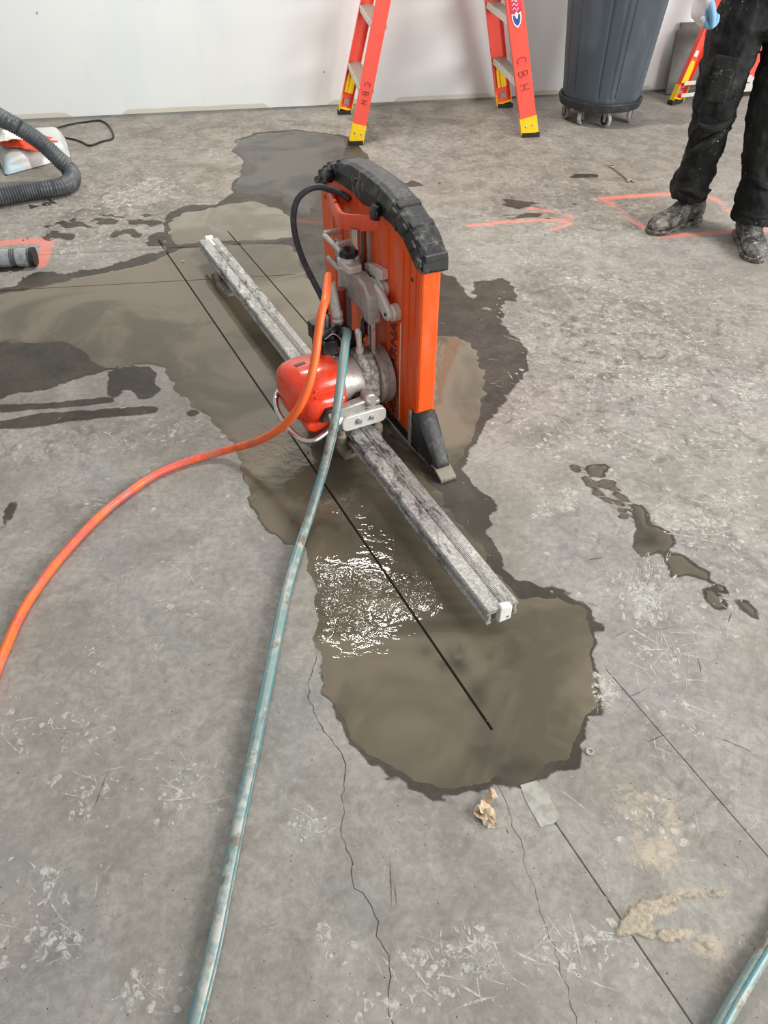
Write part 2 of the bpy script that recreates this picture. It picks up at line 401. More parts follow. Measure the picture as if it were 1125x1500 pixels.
SPOTS = [(843, 686, 7, 5), (872, 690, 13, 9), (885, 685, 6, 4), (860, 702, 6, 4), (868, 709, 10, 5), (889, 709, 12, 6), (900, 716, 6, 4), (876, 723, 7, 4), (890, 732, 7, 4), (907, 726, 6, 4), (914, 731, 6, 4), (907, 737, 6, 4), (910, 747, 5, 3),
         (914, 756, 6, 3.5), (876, 918, 7, 6), (282, 605, 7, 4), (16, 745, 6, 9), (10, 760, 4, 8), (870, 1042, 8, 4)]
RAGGED = [(766, 298, 32, 8), (776, 316, 22, 6), (860, 258, 18, 3), (826, 300, 8, 3.5), (838, 303, 9, 3.5), (600, 270, 26, 5), (80, 345, 30, 8), (110, 330, 36, 7), (150, 322, 36, 8), (205, 325, 28, 9), (60, 300, 20, 6), (15, 392, 40, 8), (55, 405, 24, 8), (225, 350, 24, 10), (190, 340, 30, 8), (700, 470, 50, 40), (720, 430, 40, 20)]
PINK = [([(880, 291), (930, 287), (985, 284)], .020), ([(882, 293), (925, 320), (966, 346)], .019), ([(966, 346), (1020, 343), (1080, 339), (1150, 336)], .016), ([(1036, 283), (1055, 298), (1076, 314)], .018),
        ([(686, 331), (740, 325), (800, 322), (830, 322)], .011), ([(770, 304), (810, 310), (836, 318), (834, 328), (806, 337)], .011),
        ([(-40, 362), (20, 354), (72, 352)], .026), ([(68, 354), (66, 372), (60, 388)], .022), ([(48, 422), (60, 420)], .012), ([(430, 323), (470, 326)], .014)]
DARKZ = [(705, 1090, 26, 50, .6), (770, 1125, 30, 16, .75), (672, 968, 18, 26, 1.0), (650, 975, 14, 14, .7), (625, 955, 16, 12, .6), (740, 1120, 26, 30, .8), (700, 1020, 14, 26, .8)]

# ------------------------------------------------------------ floor
def make_floor():
    al = np.concatenate([np.arange(-8.0, -4.4, .05), np.arange(-4.4, .45, .0135), np.arange(.45, 3.0, .12)])
    wl = np.concatenate([np.arange(-6.0, -1.7, .06), np.arange(-1.7, 2.3, .0135), np.arange(2.3, 6.5, .06)])
    al = slot_lines(al, CROSS); wl = slot_lines(wl, LONG)
    A, Wc, X, Y = grid_xy(al, wl)
    nz = fbm(X, Y, 9, 4, 3); nf = fbm(X, Y, 40, 3, 11)
    Z = np.where(in_slot(A, Wc), -.045, 0.0)
    damp = sdf_poly(X, Y, fpoly(DAMP))+edge_noise(X, Y)
    other = np.minimum(ells(X, Y, SPOTS), 9)
    other = np.minimum(other, ells(X, Y, RAGGED)+fbm(X, Y, 20, 4, 8)*.20+.018)
    for p in PRINTS: other = np.minimum(other, sdf_poly(X, Y, fpoly(p)))
    damp = np.minimum(damp, other+nf*.012-.004)
    pink = np.full(X.shape, 9.0)
    for L, hw in PINK: pink = np.minimum(pink, fline(X, Y, L)-hw)
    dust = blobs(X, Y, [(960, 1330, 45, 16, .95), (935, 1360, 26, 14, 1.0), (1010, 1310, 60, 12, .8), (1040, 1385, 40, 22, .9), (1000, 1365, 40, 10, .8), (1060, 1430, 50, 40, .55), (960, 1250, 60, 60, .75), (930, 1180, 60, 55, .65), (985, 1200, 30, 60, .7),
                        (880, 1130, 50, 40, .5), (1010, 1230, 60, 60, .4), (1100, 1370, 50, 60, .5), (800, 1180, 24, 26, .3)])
    scuff = blobs(X, Y, [(945, 880, 30, 34, 1.2), (960, 960, 50, 45, .75), (885, 1010, 28, 34, .9), (1000, 775, 60, 30, .6), (1080, 740, 60, 30, .6), (1010, 680, 70, 25, .5), (830, 720, 40, 20, .7), (780, 690, 40, 18, .5),
                         (890, 555, 90, 40, .75), (980, 560, 60, 30, .7), (1090, 570, 50, 40, .8), (760, 610, 40, 30, .7), (850, 410, 60, 20, .8), (1000, 430, 100, 20, .5), (750, 380, 60, 16, .7), (770, 260, 60, 14, .6), (950, 500, 120, 60, .55),
                         (180, 290, 70, 28, 1.0), (230, 270, 40, 20, .9), (110, 360, 90, 24, .75), (60, 320, 60, 24, .5), (160, 235, 80, 20, .5), (450, 255, 20, 18, .6), (530, 225, 20, 14, .7),
                         (270, 1160, 60, 50, .62), (120, 1170, 40, 30, .45), (460, 1215, 34, 24, .85), (660, 1410, 70, 40, .75), (540, 1470, 50, 30, .6), (850, 1390, 60, 50, .6), (110, 1060, 50, 30, .45), (140, 950, 20, 22, .55),
                         (60, 1370, 60, 40, .6), (240, 1470, 60, 30, .45), (480, 1380, 30, 30, .45), (100, 1290, 60, 40, .4), (180, 640, 80, 30, .4), (40, 660, 40, 20, .5), (260, 620, 50, 30, .4), (90, 740, 60, 40, .3), (700, 1380, 40, 30, .6)])
    scuff = np.maximum(scuff, .17)
    stain = blobs(X, Y, [(120, 745, 50, 16, .8), (90, 1400, 60, 60, .75), (780, 430, 60, 30, .7), (820, 470, 50, 40, .7), (1020, 480, 70, 40, .45), (575, 1290, 10, 34, .5), (870, 1270, 22, 22, .7), (1040, 1000, 60, 40, .4), (1050, 1340, 40, 16, .45),
                         (200, 1230, 80, 60, .25), (840, 550, 50, 24, .5), (790, 640, 60, 24, .45), (410, 1330, 50, 60, .2), (960, 240, 90, 20, .3)])
    brown = np.clip(blobs(X, Y, [(250, 270, 330, 110, 1.0), (820, 260, 420, 100, 1.0), (900, 420, 300, 90, .8), (560, 190, 600, 40, .9), (80, 600, 160, 50, .5)])+fbm(X, Y, 1.6, 4, 31)*1.3, 0, 1)
    film = np.maximum(.30, blobs(X, Y, [(900, 500, 330, 240, 1.0), (1000, 800, 200, 150, .8), (850, 300, 250, 90, .9), (150, 300, 200, 90, 1.0), (100, 640, 160, 60, .7), (300, 220, 200, 60, .6), (1000, 1150, 150, 150, .6), (650, 1400, 150, 100, .45)]))
    film = np.maximum(film, blobs(X, Y, [(560, 210, 700, 90, .75)]))
    me, used = grid_mesh('floor', X, Y, Z)
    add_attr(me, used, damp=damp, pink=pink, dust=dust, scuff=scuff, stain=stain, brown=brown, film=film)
    o = bpy.data.objects.new('floor', me); COL.objects.link(o); struct(o)
    t = NT('stained_concrete'); v = t.obj()
    n_l = t.noise(v, 1.1, 4, .5, .4); n_m = t.noise(v, 5, 6, .62, .6); n_f = t.noise(v, 60, 6, .7); n_s = t.noise(v, 230, 4, .7)
    n_p = t.noise(v, 13, 7, .68, 1.2); n_q = t.noise(t.mapping(v, (1, 1, 1), (0, 0, .7), (3, 1, 0)), 34, 6, .7, .8); fm = t.attr('film')
    col = t.mix(t.ss(n_m, .38, .62), lin((140, 136, 127)), lin((160, 156, 148)))
    col = t.mix(t.math('MULTIPLY', t.ss(n_l, .46, .60), .45), col, lin((149, 142, 138)))
    col = t.mix(t.math('MULTIPLY', t.ss(t.noise(v, 2.3, 5, .6, 1.0), .5, .62), .4), col, lin((138, 138, 138)))
    far = t.mix(t.ss(n_m, .38, .62), lin((116, 107, 96)), lin((148, 139, 127)))
    col = t.mix(t.math('MULTIPLY', t.attr('brown'), .85), col, far)
    col = t.mix(t.math('MULTIPLY', t.ss(n_p, .47, .36), t.math('MULTIPLY', fm, .85)), col, lin((92, 86, 82)))
    col = t.mix(t.math('MULTIPLY', t.ss(n_p, .52, .64), t.math('MULTIPLY', fm, .5)), col, lin((180, 173, 162)))
    col = t.mix(t.math('MULTIPLY', t.ss(n_q, .54, .62), t.math('MULTIPLY', fm, .55)), col, lin((196, 190, 180)))
    col = t.mix(t.math('MULTIPLY', t.ss(n_q, .46, .38), t.math('MULTIPLY', fm, .65)), col, lin((98, 93, 88)))
    col = t.mix(t.math('MULTIPLY', t.ss(n_f, .40, .62), .35), col, lin((118, 113, 106)))
    col = t.mix(t.math('MULTIPLY', t.ss(n_s, .62, .7), .5), col, lin((88, 84, 78)))
    col = t.mix(t.math('MULTIPLY', t.ss(n_s, .36, .3), .4), col, lin((200, 196, 188)))
    # dark stains
    st = t.math('MULTIPLY', t.attr('stain'), t.ss(t.noise(v, 14, 6, .65, 1.0), .38, .62))
    col = t.mix(t.math('MULTIPLY', st, .6), col, lin((84, 80, 76)))
    # pale dried splashes, prints and scratches
    sc = t.attr('scuff')
    vs_ = t.mapping(v, (1, 1, 1))
    nn = t.noise(v, 26, 5, .6, 1.6); nr = t.math('ABSOLUTE', t.math('SUBTRACT', t.noise(v, 34, 3, .5, 1.4), .5))
    thr = t.math('SUBTRACT', .78, t.math('MULTIPLY', sc, .23))
    blob = t.ss(t.math('SUBTRACT', nn, thr), 0, .035)
    ring = t.math('MULTIPLY', t.ss(nr, .022, .008), t.ss(t.math('ADD', t.noise(v, 8, 3), t.math('MULTIPLY', sc, .28)), .66, .78))
    pale = t.math('MAXIMUM', blob, t.math('MULTIPLY', ring, .75))
    col = t.mix(t.math('MULTIPLY', pale, .8), col, lin((204, 200, 192)))
    vscr = t.mapping(v, (1.0, .07, 1), (0, 0, .9))
    scr = t.math('MULTIPLY', t.ss(t.noise(vscr, 70, 4, .6), .66, .72), t.ss(sc, .25, .7))
    col = t.mix(t.math('MULTIPLY', scr, .55), col, lin((200, 195, 186)))
    vscr2 = t.mapping(v, (.07, 1.0, 1), (0, 0, .3))
    scr2 = t.math('MULTIPLY', t.ss(t.noise(vscr2, 60, 4, .6), .64, .72), t.ss(t.noise(v, 2.2, 2), .42, .6))
    col = t.mix(t.math('MULTIPLY', scr2, .3), col, lin((104, 99, 94)))
    # beige dust
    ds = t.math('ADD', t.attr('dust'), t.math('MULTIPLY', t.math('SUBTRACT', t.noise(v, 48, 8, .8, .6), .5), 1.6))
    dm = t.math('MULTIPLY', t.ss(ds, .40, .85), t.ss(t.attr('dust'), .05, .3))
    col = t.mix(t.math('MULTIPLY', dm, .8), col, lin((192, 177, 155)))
    # sprayed marking paint
    pk = t.math('ADD', t.attr('pink'), t.math('MULTIPLY', t.math('SUBTRACT', t.noise(v, 90, 5, .7), .5), .03))
    pm = t.math('MULTIPLY', t.ss(pk, .014, -.006), t.ss(n_f, .3, .55, .30, .80))
    col = t.mix(pm, col, lin((232, 132, 116)))
    # soaked concrete
    dp = t.math('ADD', t.attr('damp'), t.math('MULTIPLY', t.math('SUBTRACT', t.noise(v, 55, 4, .6), .5), .012))
    wet = t.ss(dp, .003, -.003)
    col = t.mix(t.math('MULTIPLY', wet, .84), col, t.mix(t.ss(n_m, .3, .7), lin((36, 32, 24)), lin((58, 52, 41))))
    rough = t.math('SUBTRACT', t.ss(n_f, .3, .7, .62, .8), t.math('MULTIPLY', wet, .36))
    h = t.math('ADD', t.math('MULTIPLY', n_f, .5), t.math('ADD', t.math('MULTIPLY', n_s, .35), t.math('MULTIPLY', dm, t.noise(v, 160, 4, .7))))
    h = t.math('MULTIPLY', h, t.math('SUBTRACT', 1.0, t.math('MULTIPLY', wet, .8)))
    t.out(col, rough, 0, t.bump(h, .3, .004), t.math('SUBTRACT', .4, t.math('MULTIPLY', wet, .28)))
    me.materials.append(t.m)
    return o
floor = make_floor()

# hairline cracks running through the slab
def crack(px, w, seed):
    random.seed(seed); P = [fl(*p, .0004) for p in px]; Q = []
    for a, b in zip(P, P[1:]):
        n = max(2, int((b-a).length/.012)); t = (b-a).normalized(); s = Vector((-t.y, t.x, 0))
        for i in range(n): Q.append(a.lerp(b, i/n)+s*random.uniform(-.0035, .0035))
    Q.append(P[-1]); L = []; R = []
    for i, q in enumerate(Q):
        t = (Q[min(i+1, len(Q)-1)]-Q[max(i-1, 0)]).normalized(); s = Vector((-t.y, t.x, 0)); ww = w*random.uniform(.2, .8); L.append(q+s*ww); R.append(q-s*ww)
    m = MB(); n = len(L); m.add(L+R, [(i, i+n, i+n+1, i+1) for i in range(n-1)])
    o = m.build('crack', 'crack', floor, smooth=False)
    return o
M['crack'] = mat('crack_depth_shade', (72, 68, 62), .95)  # shade inside the cracks, put into the dark colour of flat ribbons
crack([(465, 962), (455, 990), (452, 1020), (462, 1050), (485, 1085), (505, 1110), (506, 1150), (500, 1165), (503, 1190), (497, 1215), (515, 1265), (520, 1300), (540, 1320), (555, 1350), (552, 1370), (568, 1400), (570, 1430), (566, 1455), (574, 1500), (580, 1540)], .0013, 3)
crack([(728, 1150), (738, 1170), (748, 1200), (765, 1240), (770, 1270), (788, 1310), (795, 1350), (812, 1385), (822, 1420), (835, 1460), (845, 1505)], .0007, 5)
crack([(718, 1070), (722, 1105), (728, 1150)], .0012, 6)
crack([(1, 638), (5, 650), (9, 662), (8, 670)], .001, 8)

# dried plaster splashes, boot prints and scratches lying on the slab
def splatter():
    random.seed(21); pale = MB(); dark = MB(); thick = MB()
    def shp(m, c, rx, ry, rot, n, z, jit=.35):
        P = []
        for i in range(n):
            a = 2*math.pi*i/n; k = 1+random.uniform(-jit, jit); x, y = math.cos(a)*rx*k, math.sin(a)*ry*k
            P.append(Vector((c.x+x*math.cos(rot)-y*math.sin(rot), c.y+x*math.sin(rot)+y*math.cos(rot), z)))
        m.add([Vector((c.x, c.y, z+.0002))]+P, [(0, i+1, (i+1) % n+1) for i in range(n)])
    def arc(m, c, r, a0, a1, w, z):
        n = 8; L = []; Q = []
        for i in range(n+1):
            a = a0+(a1-a0)*i/n; ww = w*math.sin(math.pi*(i+.4)/(n+.8))*random.uniform(.6, 1.2); rr = r*random.uniform(.92, 1.08)
            L.append(Vector((c.x+math.cos(a)*(rr+ww), c.y+math.sin(a)*(rr+ww), z))); Q.append(Vector((c.x+math.cos(a)*(rr-ww), c.y+math.sin(a)*(rr-ww), z)))
        m.add(L+Q, [(i, i+1, i+n+2, i+n+1) for i in range(n)])
    def streak(m, c, L, rot, w, z):
        d = Vector((math.cos(rot), math.sin(rot), 0)); q = Vector((-d.y, d.x, 0)); c = Vector((c.x, c.y, z)); b = q*random.uniform(-.06, .06)*L
        m.add([c-d*L/2, c-d*L*.2+q*w+b, c+d*L*.2+q*w*.8+b, c+d*L/2, c+d*L*.2-q*w*.6+b, c-d*L*.2-q*w+b], [(0, 5, 4, 3, 2, 1)])
    C = [(930, 560, 150, 70, 110), (990, 555, 60, 22, 40), (1090, 565, 35, 45, 45), (870, 530, 70, 30, 40), (770, 590, 40, 40, 30), (960, 560, 24, 16, 40), (850, 405, 50, 16, 45), (760, 380, 60, 14, 40), (1000, 430, 110, 25, 70), (880, 460, 100, 30, 60),
         (1030, 500, 80, 30, 40), (770, 255, 70, 14, 40), (830, 350, 80, 14, 40), (950, 480, 140, 40, 90), (1060, 630, 60, 40, 50), (930, 650, 100, 40, 70), (840, 640, 70, 30, 40), (1080, 720, 50, 40, 45), (1000, 760, 50, 24, 30), (830, 725, 30, 16, 22),
         (960, 960, 40, 35, 30), (885, 1010, 16, 26, 34), (1010, 770, 40, 14, 18), (1090, 800, 40, 40, 25), (1040, 900, 60, 60, 30), (1000, 1040, 80, 60, 20),
         (180, 290, 70, 26, 110), (230, 268, 40, 14, 50), (110, 365, 90, 20, 80), (40, 330, 60, 26, 50), (160, 240, 100, 20, 50), (300, 210, 90, 20, 30), (640, 230, 60, 20, 24), (680, 330, 40, 20, 20), (450, 255, 14, 12, 10),
         (270, 1160, 60, 50, 34), (120, 1170, 50, 40, 26), (450, 1210, 28, 20, 16), (640, 1420, 80, 40, 44), (560, 1470, 60, 24, 16), (850, 1390, 70, 50, 40), (110, 1060, 60, 30, 26), (30, 1080, 20, 24, 10), (140, 950, 10, 16, 4), (60, 1370, 60, 40, 30),
         (230, 1450, 60, 30, 24), (480, 1380, 30, 30, 10), (80, 1300, 60, 40, 20), (180, 640, 90, 26, 40), (50, 665, 50, 16, 24), (270, 630, 60, 30, 24), (120, 740, 80, 40, 24), (250, 850, 90, 60, 20), (700, 1380, 40, 30, 16), (930, 1200, 90, 60, 24), (330, 760, 40, 40, 10)]
    allw = [(562, 900, 600, 600, 220), (900, 600, 250, 300, 150)]
    for x, y, rx, ry, n in C+allw:
        for _ in range(int(n*(1.0 if rx > 400 else 1.5))):
            c = fl(x+random.gauss(0, rx*.55), y+random.gauss(0, ry*.55)) if rx < 400 else fl(random.uniform(0, 1125), random.uniform(420, 1500))
            if c.y > 5.0 or c.y < .2 or abs(c.x) > 3: continue
            k = random.random(); sz = random.choice((.003, .004, .005, .007, .010)) if rx < 400 else random.choice((.0012, .0018, .0025, .004))
            z = random.uniform(.0003, .0005)
            if k < .55: shp(pale, c, sz, sz*random.uniform(.35, .9), random.uniform(0, 3.1), 8, z)
            elif k < .75: a0_ = random.uniform(0, 6.28); arc(pale, c, sz*1.2, a0_, a0_+random.uniform(1.2, 3.0), sz*.32, z)
            else: streak(pale, c, sz*random.uniform(5, 11), random.gauss(-.5, .7), sz*.22, z)
    for _ in range(90):                                     # thick smear of plaster with its drag lines
        c = fl(random.gauss(940, 13), random.gauss(880, 17)); shp(thick, c, random.uniform(.006, .016), random.uniform(.004, .009), random.uniform(.6, 1.6), 9, random.uniform(.0004, .0008))
    for _ in range(60):
        c = fl(random.gauss(955, 18), random.gauss(855, 16)); streak(thick, c, random.uniform(.03, .10), random.gauss(1.0, .22), random.uniform(.0008, .002), .0006)
    for x, y, r, n in ((795, 752, .020, 5), (835, 730, .022, 9), (800, 745, .012, 4), (885, 700, .012, 3), (880, 1000, .008, 10), (888, 1030, .008, 8), (1025, 758, .018, 9), (1035, 770, .012, 9), (156, 980, .012, 3), (262, 1132, .008, 5), (455, 1215, .010, 8), (440, 1222, .007, 6), (1000, 562, .014, 9), (965, 552, .012, 8), (610, 1410, .008, 7), (690, 1420, .008, 8), (1098, 575, .014, 9), (215, 268, .050, 4), (250, 275, .030, 4), (1020, 1075, .006, 5)):
        for _ in range(n): c = fl(x+random.gauss(0, 7), y+random.gauss(0, 6)); shp(thick, c, r*random.uniform(.4, 1), r*random.uniform(.25, .6), random.uniform(0, 3), 9, .0006)
    for _ in range(26):
        c = fl(random.gauss(975, 25), random.gauss(960, 36)); streak(pale, c, random.uniform(.03, .12), random.choice((.05, 1.5))+random.gauss(0, .2), random.uniform(.0006, .0016), .0005)
    for _ in range(16):
        c = fl(random.gauss(1020, 24), random.gauss(785, 8)); streak(pale, c, random.uniform(.06, .14), random.gauss(-.28, .08), random.uniform(.0008, .002), .0005)
    for _ in range(520):
        c = fl(random.uniform(0, 1125), random.uniform(400, 1500)); shp(dark, c, random.uniform(.0006, .0022), random.uniform(.0006, .0016), random.uniform(0, 3), 6, .0004)
    for _ in range(50):
        c = fl(random.uniform(600, 1125), random.uniform(260, 1100)); streak(dark, c, random.uniform(.02, .10), random.gauss(.1, .6), random.uniform(.0004, .0014), .0004)
    for x, y, L, r in ((572, 1290, .09, 1.6), (578, 1310, .05, 1.7), (742, 1215, .02, 1.9), (150, 1150, .10, 1.5)): streak(dark, fl(x, y), L, r, .0012, .0004)
    t = NT('dried_plaster_splash'); v = t.obj(); n = t.noise(v, 120, 4, .7); t.out(t.mix(n, lin((192, 188, 178)), lin((220, 216, 208))), .8, alpha=t.ss(t.noise(v, 70, 4, .7), .37, .60, .12, .74)); M['splash'] = t.m
    o = pale.build('dried_splatter', 'splash', floor, smooth=False, fix=False); o['kind'] = 'stuff'
    t = NT('thick_plaster'); v = t.obj(); n = t.noise(v, 90, 4, .7); t.out(t.mix(n, lin((176, 174, 164)), lin((208, 205, 197))), .8, alpha=t.ss(t.noise(v, 70, 6, .75), .38, .58, .10, .80)); M['thick'] = t.m
    o = thick.build('plaster_smear', 'thick', floor, smooth=False, fix=False); o['kind'] = 'stuff'
    t = NT('dark_grit'); v = t.obj(); t.out(lin((74, 70, 64)), .9, alpha=t.ss(t.noise(v, 70, 3), .35, .6, .25, .8)); M['grit'] = t.m
    o = dark.build('dark_grit', 'grit', floor, smooth=False, fix=False); o['kind'] = 'stuff'
splatter()

# ------------------------------------------------------------ water standing on the floor
def water_mat(name, c0, c1, c2, ripple=False, spec=.5):
    t = NT(name); v = t.obj()
    n1 = t.noise(v, 2.2, 4, .55, 1.2); n2 = t.noise(v, 7, 5, .6, 1.5)
    col = t.mix(t.ss(n1, .42, .58), tuple(x*.86 for x in lin(c0)[:3])+(1,), tuple(x*1.06 for x in lin(c1)[:3])+(1,))
    col = t.mix(t.math('MULTIPLY', t.ss(n2, .55, .72), .35), col, lin(c2))
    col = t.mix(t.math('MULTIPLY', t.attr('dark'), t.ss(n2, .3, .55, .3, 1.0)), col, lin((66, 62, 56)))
    nm = t.bump(t.noise(v, 16, 3, .5), .05, .004)
    if ripple:
        vr = t.mapping(v, (1.0, 1.3, 1), (0, 0, .45))
        h = t.math('MULTIPLY', t.math('SUBTRACT', t.noise(vr, 21, 3, .5, 1.4), .5), t.attr('ripple'))
        nm = t.bump(h, 1.0, .020, nm)
    return t.out(col, t.ss(n1, .3, .7, .02, .06), 0, nm, spec, ior=1.33)
def puddle(name, px, label, mt, step=.011, hmax=.0016, seed=0, ripples=None, dark=None, amp=1.0, grow=.007):
    P = fpoly(px); q = [aw(Vector((x, y, 0))) for x, y in P]
    a0, a1 = min(p[0] for p in q)-.04, max(p[0] for p in q)+.04; w0, w1 = min(p[1] for p in q)-.04, max(p[1] for p in q)+.04
    al = slot_lines(np.arange(a0, a1, step), CROSS); wl = slot_lines(np.arange(w0, w1, step), LONG)
    al = al[(al >= a0) & (al <= a1)]; wl = wl[(wl >= w0) & (wl <= w1)]
    A, Wc, X, Y = grid_xy(al, wl)
    s = sdf_poly(X, Y, P)+edge_noise(X, Y)*amp-grow
    Z = np.clip(-s*.10, -.003, hmax)
    sl = in_slot(A, Wc); ok = s < .001
    keep = (ok[:-1, :-1] | ok[1:, :-1] | ok[1:, 1:] | ok[:-1, 1:]) & ~(sl[:-1, :-1] | sl[1:, :-1] | sl[1:, 1:] | sl[:-1, 1:])
    me, used = grid_mesh(name, X, Y, Z, keep)
    add_attr(me, used, ripple=blobs(X, Y, ripples) if ripples else np.zeros(X.shape), dark=blobs(X, Y, dark) if dark else np.zeros(X.shape))
    o = bpy.data.objects.new(name, me); COL.objects.link(o); me.materials.append(mt)
    return tag(o, label, 'puddle')
WM = water_mat('silty_water', (100, 93, 78), (114, 105, 89), (122, 107, 90), True)
WM2 = water_mat('pale_silty_water', (118, 111, 97), (128, 121, 107), (112, 104, 90))
WM3 = water_mat('grey_thin_water', (80, 77, 71), (90, 87, 81), (76, 72, 66), spec=.3)
puddle('water_puddle', MAINP, 'large muddy puddle under the saw rail, split by a long black cut', WM, .011, seed=1,
       ripples=[(520, 865, 95, 34, .50), (600, 860, 50, 34, .42), (520, 740, 60, 50, .085), (570, 790, 60, 40, .10), (490, 905, 80, 40, .30), (420, 640, 60, 50, .15), (440, 560, 60, 50, .10)], dark=DARKZ)
puddle('water_puddle', CRESP, 'crescent of muddy water beside the orange blade guard', WM, .009, seed=2)
puddle('water_puddle', UPPERP, 'pale tan puddle beyond the far end of the saw rail', WM2, .011, seed=3)
puddle('water_puddle', GREYP, 'thin grey sheet of water reaching towards the open ladder foot', WM3, .012, seed=4)

WM4 = water_mat('drip_water', (88, 82, 70), (98, 91, 79), (80, 74, 63), spec=.35)
def pix_ell(x, y, rx, ry): return [(x+rx*math.cos(a), y+ry*math.sin(a)) for a in [2*math.pi*i/14 for i in range(14)]]
for x, y, rx, ry in SPOTS[:14]:
    puddle('water_drop', pix_ell(x, y, rx, ry), 'small muddy water drop in the drip trail on dry concrete beside the blade guard', WM4, .004, .0010, amp=.15, grow=-.002)['group'] = 'dripped water drops'
for k, lab in ((3, 'long dark water splash ending the trail of small drops'), (4, 'oval water splash beside the white plaster smear'), (5, 'small angular water splash touching the oval splash'), (6, 'last pointed water splash at the end of the drip trail')):
    puddle('water_splash', PRINTS[k], lab, WM4, .005, .0010, amp=.3, grow=-.005, dark=[(950, 790, 24, 16, .9), (935, 770, 8, 30, .6)] if k == 3 else None)

# ------------------------------------------------------------ back wall
WA = fl(80, 176); WB = fl(1125, 127); wdir = (WB-WA); wdir.z = 0; wdir.normalize(); wn = Vector((-wdir.y, wdir.x, 0))
def wall():
    t = NT('white_drywall_paint'); v = t.obj(); xyz = t.sep(v)
    n1 = t.noise(v, .9, 3, .5); n2 = t.noise(t.mapping(v, (1.2, 1, .25)), 2.5, 4); n3 = t.noise(v, 160, 3)
    col = t.mix(t.ss(n1, .35, .65), lin((228, 232, 232)), lin((236, 238, 236)))
    col = t.mix(t.math('MULTIPLY', t.ss(n2, .5, .65), .3), col, lin((214, 224, 226)))
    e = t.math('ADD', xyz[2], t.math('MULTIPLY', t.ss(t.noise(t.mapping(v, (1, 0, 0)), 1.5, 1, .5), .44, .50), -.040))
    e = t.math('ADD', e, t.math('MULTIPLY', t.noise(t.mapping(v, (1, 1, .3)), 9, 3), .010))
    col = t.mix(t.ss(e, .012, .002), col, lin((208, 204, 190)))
    col = t.mix(t.math('MULTIPLY', t.ss(t.noise(v, 22, 2, .4), .775, .79), .7), col, lin((120, 120, 118)))
    t.out(col, .6, 0, t.bump(n3, .03, .002)); M['wall'] = t.m
    m = MB(); c = WA-wdir*4.2
    R = Matrix((wdir, wn, Vector((0, 0, 1)))).transposed()
    m.box(c+wdir*5.5+wn*.06+Vector((0, 0, 1.62)), (11, .12, 3.21), R)
    o = m.build('wall_back', 'wall', None, smooth=False, loc=c+wdir*4.2); struct(o); 
    o.rotation_euler = (0, 0, math.atan2(wdir.y, wdir.x)); Ri = Matrix.Rotation(-o.rotation_euler.z, 3, 'Z')
    for q in o.data.vertices: q.co = Ri @ q.co
    o.data.update()
    m = MB(); m.box(c+wdir*5.5+wn*.052+Vector((0, 0, .012)), (11, .1, .024), R)
    struct(m.build('trim_1', mat('track_steel', (150, 152, 150), .5, .3, (110, 106, 98), .6, 6), None, smooth=False))
wall()

